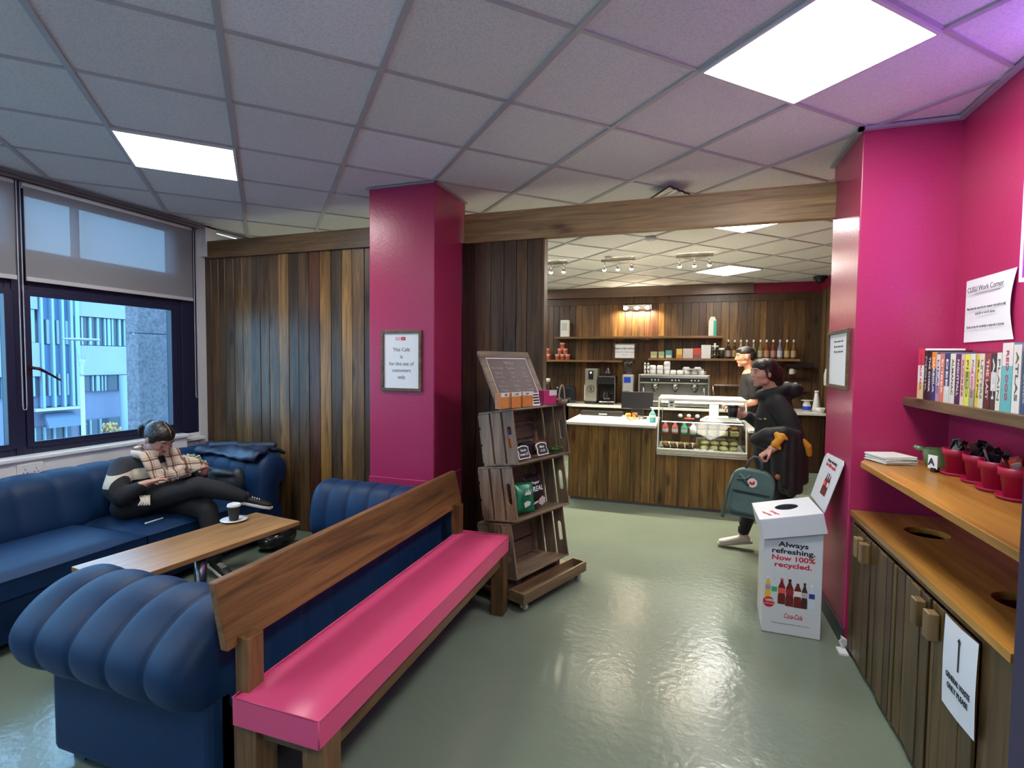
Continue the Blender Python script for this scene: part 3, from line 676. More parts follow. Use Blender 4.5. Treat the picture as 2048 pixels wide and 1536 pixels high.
lettering('lettering', 'CUSU', .014, (-1.95, 3.2224, 1.678), (1, 0, 0), (0, 0, 1), m_white, t)
MB().prism([(-1.916, 1.686), (-1.910, 1.679), (-1.899, 1.690), (-1.910, 1.684)], lambda a, b, d: (a, 3.2222 - d, b), 0, .0005).build('tick', m_white, t)
t, P, ux, uz, nr = framed('framed_notice', 'wood-framed glazed notice on the left side of the right-hand column', 'sign', (.845, 3.67, 1.39), (0, -1, 0), (0, 0, 1), (-1, 0, 0), .42, .34)
for k in range(3): lettering('lettering', 'Please ask a member of staff', .016, tuple(P + ux * .21 + uz * (.27 - .03 * k) + nr * .0068), ux, uz, m_greyink, t)
# A3 sheet on the right wall
t = thing('paper_notice', 'white curling paper notice taped to the magenta wall above the books', 'paper', (1.265, 2.86, 1.64))
m = MB(); rows = []
for i in range(13):
    u = i / 12; rows.append([(1.266 - .002 - .014 * max(0, u - .35) ** 2 * 2 * math.sin(PI * min(1, v * 1.0)) - .0, 3.052 - .40 * u + (.012 * math.sin(PI * v) if u > .9 else 0), 1.642 + .292 * v) for v in [k / 8 for k in range(9)]])
m.grid(rows); m.build('sheet', m_paper, t)
# the wording lies just in front of the sheet
def nx_(y): u = (3.052 - y) / .40; return 1.2610 - .014 * max(0, u - .35) ** 2 * 2
lettering('lettering', 'CUSU Work Corner', .034, (nx_(2.66), 2.86, 1.872), (0, -1, 0), (0, 0, 1), m_greyink, t)
MB().box(nx_(2.80), nx_(2.80) + .0006, 2.755, 2.962, 1.862, 1.864).build('underline', m_greyink, t)
for z, s_, w_ in ((1.79, 'Please leave this corner free for customers who wish to read', .31), (1.765, 'quietly or work alone', .16), (1.705, 'Books are here for everybody to enjoy and to borrow', .30)):
    lettering('lettering', s_, .018, (nx_(2.70), 2.855, z), (0, -1, 0), (0, 0, 1), m_greyink, t, w=w_)
# lit purple sign
t = thing('light_box', 'purple-lit sign box on the right wall at the edge of the photo', 'lit sign', (1.26, 2.3, 1.85))
m = MB(); y0, y1, z0, z1 = 1.85, 2.552, 1.86, 2.62
MB().box(1.225, 1.2695, y0 + .012, y1 - .012, z0 + .012, z1 - .012).build('casing', paint('sign_backing', (0.25, 0.03, 0.30), 0.4), t)
for a, b_, c, d in ((y0, y1, z0, z0 + .012), (y0, y1, z1 - .012, z1), (y0, y0 + .012, z0, z1), (y1 - .012, y1, z0, z1)): m.box(1.222, 1.268, a, b_, c, d)
m.build('glowing_rim', emit('purple_rim', (0.50, 0.20, 1.0), 2.2), t)
MB().box(1.2235, 1.2245, y0 + .03, y1 - .03, z0 + .03, z1 - .03).build('glowing_face', emit('purple_face', (0.36, 0.10, 0.80), 0.7), t)

# ------------------------------------------------------------------ right side: cupboard, shelves
ZC = .755
cb = thing('bin_cupboard', 'low planked recycling cupboard with wooden block handles along the right wall', 'cupboard', (1.06, 2.4, 0))
wt = MB(); 
def slab_hole(mb, x0, x1, y0, y1, z0, z1, holes):
    """slab with elliptical holes, built from strips between holes"""
    ys = [y0]
    for (cx, cy, rx, ry) in holes: ys += [cy - ry - .03, cy + ry + .03]
    ys.append(y1)
    for i in range(0, len(ys), 2): mb.box(x0, x1, ys[i], ys[i + 1], z0, z1)
    for (cx, cy, rx, ry) in holes:
        n = 32; ya, yb = cy - ry - .03, cy + ry + .03; out = []; inn = []
        for k in range(n):
            a = 2 * PI * k / n; c, s_ = math.cos(a), math.sin(a)
            f = min((x1 - cx) / c if c > 1e-6 else 1e9, (x0 - cx) / c if c < -1e-6 else 1e9, (yb - cy) / s_ if s_ > 1e-6 else 1e9, (ya - cy) / s_ if s_ < -1e-6 else 1e9)
            out.append((cx + c * f, cy + s_ * f)); inn.append((cx + rx * c, cy + ry * s_))
        corners = [(x0, ya), (x1, ya), (x1, yb), (x0, yb)]
        for z in (z0, z1):
            for k in range(n):
                k2 = (k + 1) % n; o1, o2 = out[k], out[k2]
                mb.add([(*inn[k], z), (*o1, z), (*o2, z), (*inn[k2], z)], [(0, 1, 2, 3)])
                for q in corners:
                    if (abs(o1[0] - q[0]) < 1e-6 and abs(o2[1] - q[1]) < 1e-6 or abs(o1[1] - q[1]) < 1e-6 and abs(o2[0] - q[0]) < 1e-6) and not (abs(o1[0] - o2[0]) < 1e-6 or abs(o1[1] - o2[1]) < 1e-6):
                        mb.add([(*o1, z), (*q, z), (*o2, z)], [(0, 1, 2)])
        mb.grid([[(p[0], p[1], z) for p in inn] for z in (z0, z1)], cv=True, smooth=True)
        mb.add([(x0, ya, z0), (x0, yb, z0), (x0, yb, z1), (x0, ya, z1)], [(0, 1, 2, 3)]); mb.add([(x1, ya, z0), (x1, yb, z0), (x1, yb, z1), (x1, ya, z1)], [(0, 1, 2, 3)])
slab_hole(wt, .85, 1.27, 1.72, 3.16, .728, ZC, [(1.075, 2.11, .085, .085), (1.075, 2.845, .085, .085)])
wt.build('worktop', m_top, cb)
MB().box(.875, 1.265, 1.735, 3.155, 0.0, .02).box(.875, 1.27, 1.735, 1.755, 0, .728).box(.875, 1.27, 3.135, 3.155, 0, .728).build('carcass', paint('cupboard_inside', (0.03, 0.02, 0.015), 0.7), cb)
MB().box(.862, .876, 1.73, 1.885, .02, .728, (1.05, .85, .6)).box(.862, .876, 3.128, 3.155, .02, .728, (1, .8, .6)).box(.862, .876, 1.885, 3.128, .70, .728, (.9, .7, .5)).build('face_frame', m_board, cb, bevel=0.002)
random.seed(11)
for (d0, d1, hy) in ((2.905, 3.125, 2.94), (2.545, 2.898, 2.855), (2.197, 2.538, 2.245), (1.89, 2.190, 2.14)):
    m = MB(); boards(m, d0, d1, .025, .695, .862, 'y', 'counter', .06, .085, .012)
    for f in range(len(m.c)): m.c[f] = tuple(c * .50 for c in m.c[f])
    d = m.build('door', m_board, cb, bevel=0.002, seg=1)
    MB().box(.815, .849, hy - .024, hy + .024, .575, .672).build('handle', wood('handle_block', (0.13, 0.075, 0.03), (0.27, 0.17, 0.075), 'z', 0.4, knots=False), d, bevel=0.004)
t = thing('paper_sign', 'white waste sign with an arrow taped to the cupboard doors at right', 'paper', (.845, 1.97, .40))
MB().grid([[(.8465 - .003 * math.sin(v * 3), 2.073 - .207 * u, .400 + .30 * v - .004 * math.sin(u * 4)) for v in [k / 6 for k in range(7)]] for u in [k / 4 for k in range(5)]]).build('sheet', m_paper, t)
lettering('lettering', 'GENERAL WASTE', .026, (.8425, 1.97, .505), (0, -1, 0), (0, 0, 1), m_ink, t, bold=.02, w=.15)
lettering('lettering', 'ONLY PLEASE', .026, (.8425, 1.97, .472), (0, -1, 0), (0, 0, 1), m_ink, t, bold=.02, w=.13)
MB().prism([(1.974, .555), (1.966, .555), (1.966, .650), (1.959, .650), (1.97, .665), (1.981, .650), (1.974, .650)], lambda a, b, d: (.8425 - d, a, b), 0, .0006).build('arrow', m_ink, t)
sh = MB().prism([(.85, 1.70), (1.27, 1.70), (1.27, 3.175), (.925, 3.175), (.85, 3.02)], lambda a, b, d: (a, b, 1.01 + d), 0, .03)
o = sh.build('condiment_shelf', m_top, bevel=0.003); tag(o, 'thick golden wooden wall shelf holding napkins and magenta pots', 'shelf')
o = MB().box(.86, 1.27, 1.675, 1.698, .76, 1.12).build('end_board', m_shelf_y, bevel=0.002); tag(o, 'upright wooden end board between the counter shelf and the navy unit', 'board')
o = MB().prism([(1.07, 1.675), (1.27, 1.675), (1.27, 3.175), (1.07, 3.175)], lambda a, b, d: (a, b, 1.322 + d), 0, .045).build('book_shelf', m_shelf_y, bevel=0.003); tag(o, 'dark wooden wall shelf carrying the row of books', 'shelf')
o = MB().box(.83, 1.265, .9, 1.672, 0, 2.0).build('tall_unit', paint('navy_laminate', (0.02, 0.018, 0.075), 0.35), bevel=0.006); tag(o, 'tall navy cabinet cut off by the right edge of the photo', 'cabinet')
o = MB().tube([(.835, 3.13, 0.012), (.82, 3.115, .05), (.822, 3.11, .075), (.835, 3.115, .06), (.845, 3.13, .03)], .012, 8).box(.80, .843, 3.06, 3.13, 0, .012).build('cable_cover', m_white, bevel=0.002); tag(o, 'small white cable cover on the floor at the foot of the right column', 'cable cover')

# books
import itertools
books = [  # width, height, depth, spine colours bottom->top, lettering colour, title, description
 (.052, .245, .16, [(0.80, .62, .30), (.85, .82, .80), (.70, .06, .10)], (.5, .02, .05), 'WORLD FAIR', 'thick white and red book, first at the left end of the row'),
 (.030, .235, .17, [(.02, .02, .02), (.03, .03, .03)], (.4, .4, .4), 'NOIR', 'plain black book, second from the left end of the row'),
 (.028, .228, .15, [(.03, .03, .05), (.02, .02, .02)], (.8, .8, .8), 'THE CHOIR', 'black book with white spine lettering beside the orange-topped book'),
 (.036, .226, .15, [(.03, .05, .16), (.10, .12, .20), (.85, .30, .05)], (.8, .8, .75), 'HARBOUR', 'navy book with an orange top band'),
 (.028, .214, .14, [(.45, .30, .45), (.62, .60, .72), (.75, .72, .70)], (.2, .1, .3), 'LILAC', 'lilac and white book between the orange-topped and the coral books'),
 (.030, .218, .14, [(.80, .20, .12), (.75, .22, .16)], (.9, .8, .7), 'EMBER', 'coral red book next to the lilac one'),
 (.038, .218, .14, [(.70, .72, .70), (.05, .08, .20), (.04, .06, .16)], (.9, .9, .9), 'DEEP', 'navy book with a white lower spine'),
 (.036, .216, .14, [(.75, .73, .62), (.78, .75, .64)], (.1, .1, .1), 'ALMANAC', 'cream white book between the navy and the purple books'),
 (.034, .214, .14, [(.08, .02, .09), (.12, .04, .13)], (.85, .8, .85), 'NIGHTFALL', 'dark purple book with white lettering'),
 (.024, .212, .14, [(.80, .65, .50), (.75, .50, .45)], (.5, .1, .2), 'ROSES', 'slim pale pink book left of the yellow-green one'),
 (.030, .212, .14, [(.78, .76, .12), (.45, .50, .12), (.82, .80, .10)], (.2, .2, .05), 'FIELD', 'bright yellow and olive book'),
 (.028, .212, .14, [(.35, .40, .30), (.80, .55, .62), (.80, .78, .75)], (.5, .1, .2), 'PINK HOUSE', 'white and pink book between the two yellow books'),
 (.022, .212, .14, [(.80, .58, .03), (.82, .62, .04)], (.2, .15, .02), 'SUN', 'slim deep yellow book'),
 (.028, .212, .14, [(.72, .68, .55), (.74, .70, .60)], (.3, .25, .2), 'LETTERS', 'cream book left of the maroon one'),
 (.034, .212, .14, [(.10, .02, .03), (.30, .06, .07)], (.85, .7, .7), 'THE LAST', 'maroon book with pale lettering'),
 (.026, .212, .14, [(.06, .03, .03), (.75, .72, .70), (.05, .04, .05)], (.8, .8, .8), 'ASH', 'black book with a white band'),
 (.024, .214, .14, [(.75, .73, .66), (.78, .76, .70)], (.2, .2, .2), 'PLAIN', 'slim off-white book left of the tall teal one'),
 (.050, .248, .17, [(.12, .48, .52), (.15, .50, .55), (.80, .75, .74)], (.6, .05, .1), 'RED DOG', 'tall white and teal book at the right edge of the photo'),
 (.036, .24, .16, [(.80, .78, .75), (.75, .70, .66)], (.1, .1, .1), 'ATLAS', 'pale book beyond the right edge of the photo')]
y = 3.066
for k in range(8): books.append((.028 + .004 * (k % 3), .215 + .01 * (k % 2), .14, [[(.05, .10, .25), (.06, .1, .2)], [(.7, .66, .55), (.7, .68, .6)], [(.35, .03, .05), (.3, .03, .04)]][k % 3], (.5, .5, .5), 'STORIES', 'book on the wall shelf beyond the right edge of the photo'))
for w_, h_, d_, cols, lc, ti, desc in books:
    w_ *= 1.33 if ti != 'STORIES' else 1.0
    zb = 1.3672; xs = 1.09 + (.004 if w_ < .03 else 0); t = thing('book', desc, 'book', (xs + d_ / 2, y - w_ / 2, zb), 0, 'books on the wall shelf')
    m = MB(); n = len(cols)
    for k, c in enumerate(cols): m.box(xs, xs + .003, y - w_ + .001, y - .001, zb + h_ * k / n, zb + h_ * (k + 1) / n, c)
    c = cols[-1] if n < 3 else cols[1]
    m.box(xs + .003, xs + d_, y - .003, y - .001, zb, zb + h_, c); m.box(xs + .003, xs + d_, y - w_ + .001, y - w_ + .003, zb, zb + h_, c)
    m.build('cover', paint('book_cover', (1, 1, 1), 0.4, usecol=True), t)
    MB().box(xs + .003, xs + d_ - .004, y - w_ + .003, y - .003, zb + .003, zb + h_ - .003).build('pages', paint('book_pages', (0.68, 0.63, 0.52), 0.8), t)
    lettering('spine_title', ti, min(.022, w_ * .6), (xs - .0006, y - w_ / 2 + min(.022, w_ * .6) * .3, zb + h_ * .53), (0, 0, -1), (0, -1, 0), paint('book_title_%.2f_%.2f_%.2f' % lc, lc, 0.5), t, bold=.015, w=h_ * .72)
    y -= w_ + .0008
# napkins
nk = MB(); random.seed(2)
for k in range(9): nk.cbox((.985 + random.uniform(-.004, .004), 3.045 + random.uniform(-.004, .004), 1.0445 + k * .0043), (.155, .155, .0038), rz=rad(random.uniform(16, 22)))
o = nk.build('napkin_stack', paint('napkin', (0.72, 0.74, 0.70), 0.85), bevel=0.0012, seg=1); tag(o, 'stack of white paper napkins at the left end of the counter shelf', 'napkins')
# green glazed jug
t = thing('green_jug', 'small green glazed bowl with a pouring lip on the counter shelf', 'bowl', (1.165, 3.00, 1.04))
grn = paint('green_glaze', (0.14, 0.26, 0.12), 0.12, coat=0.6, var=0.2)
MB().lathe([(0, .0), (.048, 0), (.055, .02), (.062, .055), (.066, .082), (.069, .086), (.064, .086), (.056, .05), (.0, .02)], (1.165, 3.00, 1.0405), 28).build('bowl_body', grn, t)
MB().cone((1.115, 3.035, 1.115), (1.085, 3.055, 1.128), .016, .009, 10).build('spout', grn, t)
for k, (dx, dy, a) in enumerate(((.01, .0, .02), (-.01, -.02, .03), (.02, -.02, -.02))):
    o = MB().tube([(1.165 + dx, 3.0 + dy, 1.065), (1.165 + dx + a, 3.0 + dy - .015, 1.143)], .005, 6).build('wooden_stirrer', wood('stirrer', (0.12, .05, .03), (.2, .1, .06), 'z', .5, knots=False)); tag(o, 'brown wooden stirrer standing in the green bowl', 'stirrer', 'stirrers in the green bowl')
t = thing('card_holder', 'small white card with a black symbol clipped in front of the green bowl', 'card', (1.10, 2.845, 1.04))
MB().cbox((1.090, 2.858, 1.085), (.004, .046, .062), rz=rad(25)).build('card', m_paper, t); MB().cbox((1.099, 2.853, 1.050), (.03, .02, .018), rz=rad(25)).build('clip', m_black, t)
lettering('lettering', 'A', .045, (1.085, 2.861, 1.070), (.423, -.906, 0), (0, 0, 1), m_ink, t, bold=.03)
# magenta plant pots with saucers, full of sachets
potm = paint('magenta_pot', (0.42, 0.008, 0.055), 0.42, var=0.08)
sil = paint('black_silver_sachet', (0.22, 0.20, 0.22), 0.35, 0.5); blk = paint('black_sachet', (0.02, 0.012, 0.02), 0.3); orr = paint('orange_sachet', (0.55, 0.05, 0.015), 0.5); wsac = paint('white_sachet', (.6, .6, .64), .5)
for k, (px_, py_, desc) in enumerate(((1.165, 2.812, 'magenta pot of grey and black sachets, farthest left of the four'), (1.175, 2.655, 'magenta pot of cutlery sachets, second from the left'), (1.165, 2.51, 'magenta pot of black sachets, third from the left'), (1.165, 2.37, 'magenta pot with orange sachets at the right edge'))):
    t = thing('flower_pot', desc, 'pot', (px_, py_, 1.0405), 0, 'magenta pots on the counter shelf')
    MB().lathe([(0, .006), (.038, .006), (.050, .088), (.056, .088), (.058, .118), (.052, .118), (.048, .08), (.0, .03)], (px_, py_, 1.0405), 28).build('pot_body', potm, t)
    MB().lathe([(0, 0), (.055, 0), (.064, .014), (.061, .014), (.052, .005), (0, .005)], (px_, py_, 1.0405), 28).build('saucer', potm, t)
    random.seed(k + 4); n = 12
    for q in range(n):
        a = random.uniform(0, 2 * PI); rr = random.uniform(.005, .034); tl = random.uniform(-.5, .5); hh = random.uniform(.035, .065)
        c = (px_ + rr * math.cos(a), py_ + rr * math.sin(a), 1.150 + random.uniform(-.01, .012) + (.012 if k in (1, 2) else 0))
        mt = (orr if q % 4 else wsac) if k == 3 else (blk if (q + k) % 3 else sil) if k else (sil if q % 3 else blk)
        o = MB().cbox(c, (.004, .030, hh + .03), rz=a, rx=tl, ry=random.uniform(-.5, .5)).build('sachet', mt, bevel=0.001, seg=1)
        tag(o, ['grey sachet tucked into the leftmost magenta pot', 'dark sachet in the second magenta pot from the left', 'black sachet in the third magenta pot from the left', 'orange or white sachet in the pot at the right edge'][k], 'sachet', ['sachets in the first pot', 'sachets in the second pot', 'sachets in the third pot', 'sachets in the fourth pot'][k])

# ------------------------------------------------------------------ cardboard recycling bin
m_card = paint('white_printed_card', (0.60, 0.63, 0.68), 0.42)
bt = thing('cardboard_bin', 'white cardboard bottle recycling bin standing by the right column', 'bin', (.6, 3.35, 0))
MB().prism([(.443, 3.19), (.738, 3.185), (.755, 3.52), (.46, 3.525)], lambda a, b, d: (a, b, .002 + d), 0, .62).build('bin_body', m_card, bt, bevel=0.003)
ry = rad(-12.5)
lid = Mx.Translation((.583, 3.352, .628)) @ Euler((0, ry, 0)).to_matrix().to_4x4()
m = MB(); hw, hd, hh = .160, .182, .055
vs_out = [(-hw, -hd), (hw, -hd), (hw, hd), (-hw, hd)]
def wallstrip(a, b): m.add([lid @ V((a[0], a[1], -hh)), lid @ V((b[0], b[1], -hh)), lid @ V((b[0], b[1], hh)), lid @ V((a[0], a[1], hh))], [(0, 1, 2, 3)])
for i in range(4): wallstrip(vs_out[i], vs_out[(i + 1) % 4])
n = 36; inn = []; out = []
for k in range(n):
    a = 2 * PI * k / n; c, s_ = math.cos(a), math.sin(a); f = min(abs(hw / c) if abs(c) > 1e-6 else 1e9, abs(hd / s_) if abs(s_) > 1e-6 else 1e9)
    out.append((c * f, s_ * f)); inn.append((.01 + .062 * c, .02 + .062 * s_))
for k in range(n):
    k2 = (k + 1) % n; m.add([lid @ V((*inn[k], hh)), lid @ V((*out[k], hh)), lid @ V((*out[k2], hh)), lid @ V((*inn[k2], hh))], [(0, 1, 2, 3)])
    for q in vs_out:
        o1, o2 = out[k], out[k2]
        if abs(o1[0] - o2[0]) > 1e-6 and abs(o1[1] - o2[1]) > 1e-6 and math.hypot(o1[0] - q[0], o1[1] - q[1]) < .09 and math.hypot(o2[0] - q[0], o2[1] - q[1]) < .09: m.add([lid @ V((*o1, hh)), lid @ V((*q, hh)), lid @ V((*o2, hh))], [(0, 1, 2)])
lo_ = m.build('lid', m_card, bt, solid=0.004)
MB().lathe([(.0, 0), (.066, 0), (.066, -.03)], n=24, mat=lid @ Mx.Translation((.01, .02, hh - .035))).build('hole_lining', m_black, bt)
MB().prism([(3.25, .70), (3.60, .715), (3.625, .955), (3.60, .985), (3.27, .995), (3.245, .975)], lambda a, b, d: (.748 + .30 * (b - .70) + d, a, b), 0, .005).build('header_card', m_card, bt, bevel=0.001)
hx = lambda b: .748 + .30 * (b - .70) - .001
for s_, z, mt in (('Always refreshing.', .950, m_ink), ('Now 100% recycled.', .925, m_red)):
    lettering('lettering', s_, .026, (hx(z), 3.43, z), (0, -1, 0), (.287, 0, .958), mt, bt, bold=.02, w=.20)
for s_, z, mt in (('Always', .505, m_ink), ('refreshing.', .466, m_ink), ('Now 100%', .427, m_red), ('recycled.', .388, m_red)):
    lettering('lettering', s_, .039, (.592, 3.1868, z), (1, -.017, 0), (0, 0, 1), mt, bt, bold=.025, w={'Always': .15, 'refreshing.': .215, 'Now 100%': .215, 'recycled.': .185}[s_])
def bottle2d(cx, z0, h, w, col, capc, P, U_, W_, lab=None, N=None):
    pr_ = [(-.5, 0), (-.5, .30), (-.42, .42), (-.5, .52), (-.46, .66), (-.2, .84), (-.16, .92), (.16, .92), (.2, .84), (.46, .66), (.5, .52), (.42, .42), (.5, .30), (.5, 0)]
    P = V(P); U_ = V(U_); W_ = V(W_); N = V(N) if N else U_.cross(W_)
    f = lambda a, b, d: tuple(P + U_ * (cx + a * w) + W_ * (z0 + b * h) + N * (d + .0002))
    MB().prism(pr_, f, 0, .0006).build('printed_bottle', paint('print_%.2f_%.2f_%.2f' % col, col, 0.4), bt)
    MB().prism([(-.2, .92), (.2, .92), (.2, 1), (-.2, 1)], f, 0, .0007).build('printed_cap', paint('print_%.2f_%.2f_%.2f' % capc, capc, 0.4), bt)
    if lab: MB().prism([(-.48, .42), (.48, .42), (.48, .62), (-.48, .62)], f, .0007, .0011).build('printed_label', paint('print_%.2f_%.2f_%.2f' % lab, lab, 0.4), bt)
bs = [(-.122, .195, .130, .028, (.80, .45, .03), (.75, .75, .75), (.3, .3, .5)), (-.09, .180, .145, .030, (.55, .68, .66), (.5, .6, .6), (.05, .40, .16)), (-.052, .175, .148, .038, (.14, .015, .015), (.6, .1, .1), (.75, .10, .08)),
      (-.012, .168, .155, .040, (.14, .015, .015), (.02, .02, .02), (.30, .02, .02)), (.028, .166, .150, .038, (.14, .015, .015), (.6, .6, .6), (.75, .70, .70)), (.062, .166, .146, .030, (.05, .02, .02), (.02, .02, .02), (.5, .45, .45)), (.098, .170, .138, .030, (.60, .68, .80), (.75, .78, .8), (.03, .04, .30))]
for cx, z0, h_, w_, c, cc, lb in bs: bottle2d(cx, z0, h_, w_, c, cc, (.592, 3.1872, 0), (1, -.017, 0), (0, 0, 1), lb, N=(-.017, -1, 0))
for k, (cx, z0, h_, w_, c, cc, lb) in enumerate(bs[2:5]): bottle2d(-.03 + .035 * k, .0, .13, .036, c, cc, (hx(.77), 3.40, .77), (0, -1, 0), (.287, 0, .958), lb, N=(-.958, 0, .287))
MB().prism([(.03 * math.cos(a * PI / 12), .03 * math.sin(a * PI / 12)) for a in range(24)], lambda a, b, d: (.476 + a, 3.1892 - d, .178 + b), 0, .0012).build('red_roundel', m_red, bt)
lettering('lettering', '100%', .019, (.476, 3.1877, .182), (1, -.017, 0), (0, 0, 1), m_white, bt, bold=.02)
lettering('lettering', 'recycled plastic', .009, (.476, 3.1877, .167), (1, -.017, 0), (0, 0, 1), m_white, bt)
lettering('lettering', 'Coca-Cola', .040, (.60, 3.1868, .098), (1, -.017, 0), (0, 0, 1), m_red, bt, shear=.35, bold=.01, w=.092)
lettering('lettering', 'Please place empty bottles only in this bin', .008, (.59, 3.1868, .062), (1, -.017, 0), (0, 0, 1), m_greyink, bt, w=.19)
lettering('lettering', 'Always', .03, tuple(lid @ V((-.075, -.08, hh + .003))), tuple(lid.to_3x3() @ V((.35, -.93, 0))), tuple(lid.to_3x3() @ V((.93, .35, 0))), m_red, bt, bold=.01, w=.10)
lettering('lettering', 'recycled.', .03, tuple(lid @ V((-.115, -.085, hh + .003))), tuple(lid.to_3x3() @ V((.35, -.93, 0))), tuple(lid.to_3x3() @ V((.93, .35, 0))), m_red, bt, bold=.01, w=.10)
# ------------------------------------------------------------------ crate display stand
SA = math.atan2(.928, .371)
SO = V((-.885, 2.92, 0)); SU = V((.371, .928, 0)); SV = V((-.928, .371, 0))
def sp(u, v, z): return tuple(SO + SU * u + SV * v + V((0, 0, z)))
st = thing('display_trolley', 'rustic wheeled display stand of stacked wooden crates beside the bench', 'display stand', tuple(SO), SA)
m_rail = wood('trolley_wood', (0.11, 0.07, 0.035), (0.24, 0.165, 0.09), 'x', 0.5, bump=0.3)
MB().box(-.02, .675, .12, .58, .06, .085).build('platform', m_rail, st, local=True, bevel=0.003)
pb = MB(); pb.box(-.022, .676, 0, .014, .058, .126).box(-.022, .676, .105, .119, .058, .126).box(-.022, -.008, .014, .105, .058, .126).box(.662, .676, .014, .105, .058, .126).box(-.008, .662, .014, .105, .058, .072)
pb.build('planter_box', m_rail, st, local=True, bevel=0.002)
for x in (.07, .50): MB().box(x, x + .05, .14, .42, .085, .165).build('bearer', m_crate_x, st, local=True, bevel=0.002)
for x, y in ((.03, .04), (.62, .04), (.03, .53), (.62, .53)):
    c = MB().cone((x - .012, y, .026), (x + .012, y, .026), .026, n=20).build('castor_wheel', paint('grey_rubber', (.35, .35, .36), .5), st, local=True)
    MB().box(x - .02, x + .02, y - .02, y + .02, .053, .0585).box(x - .018, x - .014, y - .012, y + .014, .02, .055).box(x + .014, x + .018, y - .012, y + .014, .02, .055).build('castor_fork', m_chrome, c, local=True)
def crate(zb, u0=.0):
    """open crate facing the front, tilted back; W wide, Hh high, D deep"""
    W, Hh, D = .56, .345, .30
    T = Mx.Translation((u0, .072, zb)) @ Euler((rad(-9.5), 0, 0)).to_matrix().to_4x4()
    # the tilt leans the top of the crate away from the front
    T = Mx.Translation((u0, .072, zb)) @ Mx.Rotation(rad(-9.5), 4, 'X')
    t_ = .011
    for x0 in (0, W - t_):
        c = MB()
        for (y0, y1, hole) in ((0, .085, True), (.10, .185, False), (.20, .285, False)):
            if hole:   # slotted hand hole
                c.box(x0, x0 + t_, y0, y0 + .026, 0, Hh, mat=T); c.box(x0, x0 + t_, y1 - .026, y1, 0, Hh, mat=T)
                for k in range(9):
                    a0, a1 = PI * k / 9, PI * (k + 1) / 9; ym = (y0 + y1) / 2; hw_ = (y1 - y0) / 2 - .026
                    for sg, zc, ze in ((1, Hh / 2 + .05, Hh), (-1, Hh / 2 - .05, 0)):
                        p = [(ym + hw_ * math.cos(a0), zc + sg * hw_ * math.sin(a0)), (ym + hw_ * math.cos(a1), zc + sg * hw_ * math.sin(a1))]
                        vs = []
                        for xx in (x0, x0 + t_): vs += [(xx, p[0][0], p[0][1]), (xx, p[1][0], p[1][1]), (xx, p[1][0], ze), (xx, p[0][0], ze)]
                        c.add(vs, [(0, 1, 2, 3), (7, 6, 5, 4), (0, 4, 5, 1)], mat=T)
            else: c.box(x0, x0 + t_, y0, y1, 0, Hh, mat=T)
        c.build('side_slats', m_crate, st, local=True, bevel=0.0012, seg=1)
    
    b = MB()
    for z0, z1 in ((0, .012), (Hh - .012, Hh)):
        for y0, y1 in ((.0, .14), (.148, .285)): b.box(-.004, W + .004, y0, y1, z0, z1, mat=T)
    b.build('shelf_boards', m_crate_x, st, local=True, bevel=0.0015, seg=1)
    k = MB()
    for z0, z1 in ((.02, .125), (.14, .235), (.25, .33)): k.box(0, W, .285, .296, z0, z1, mat=T)
    for x0 in (t_, W - t_ - .03): k.box(x0, x0 + .03, .255, .285, .012, Hh - .012, mat=T)
    k.build('back_slats', m_crate_x, st, local=True, bevel=0.0015, seg=1)
    return T
TC = [crate(z) for z in (.185, .545, .900)]
# chalkboard menu leaning at the top
t = thing('chalkboard_menu', 'framed brown chalkboard menu with white writing leaning on top of the crate stand', 'menu board', sp(.24, .30, 1.255), SA)
T = Mx.Translation((-.015, .235, 1.262)) @ Mx.Rotation(rad(-27), 4, 'X')
W, Hh = .51, .375
def inst(T, m, *a, **k): return m.box(*a, mat=T, **k)
def stl(m):  # stand-local verts to world
    m.v = [sp(*p) for p in m.v]; return m
m = MB(); f = .048
for a in ((0, W, 0, .018, 0, f), (0, W, 0, .018, Hh - f, Hh), (0, f, 0, .018, f, Hh - f), (W - f, W, 0, .018, f, Hh - f)): m.box(*a, mat=T)
stl(m).build('frame', m_crate_x, t, bevel=0.003)
stl(MB().box(f, W - f, .006, .010, f, Hh - f, mat=T)).build('chalk_sheet', paint('brown_chalk_sheet', (0.085, 0.052, 0.055), 0.55), t)
m = MB()
for a in ((f, W - f, .004, .0062, f, f + .006), (f, W - f, .004, .0062, Hh - f - .006, Hh - f), (f, f + .006, .004, .0062, f, Hh - f), (W - f - .006, W - f, .004, .0062, f, Hh - f)): m.box(*a, mat=T)
stl(m).build('white_border', m_paper, t)
def tw(x, y, z): return sp(*(T @ V((x, y, z))))
ux_ = tuple(SU); uz_ = V(tw(0, 0, 1)) - V(tw(0, 0, 0))
chalk = paint('chalk', (0.42, 0.38, 0.38), 0.8)
lettering('lettering', 'MENU', .034, tw(W / 2, .003, Hh - f - .05), ux_, uz_, chalk, t)
for cx, lines in ((.125, ['Hot drinks', 'Espresso', 'Americano', 'Latte', 'Flat white', 'Mocha', 'Tea']), (.255, ['Toasties', 'Cheese', 'Ham', 'Tuna melt', 'Panini', 'Soup', 'Jacket']), (.385, ['Cold', 'Juice', 'Water', 'Shakes', 'Cakes', 'Cookies', 'Flapjack'])):
    for k, s_ in enumerate(lines): lettering('lettering', s_, .022 if k else .026, tw(cx, .003, Hh - f - .085 - .032 * k), ux_, uz_, chalk, t)
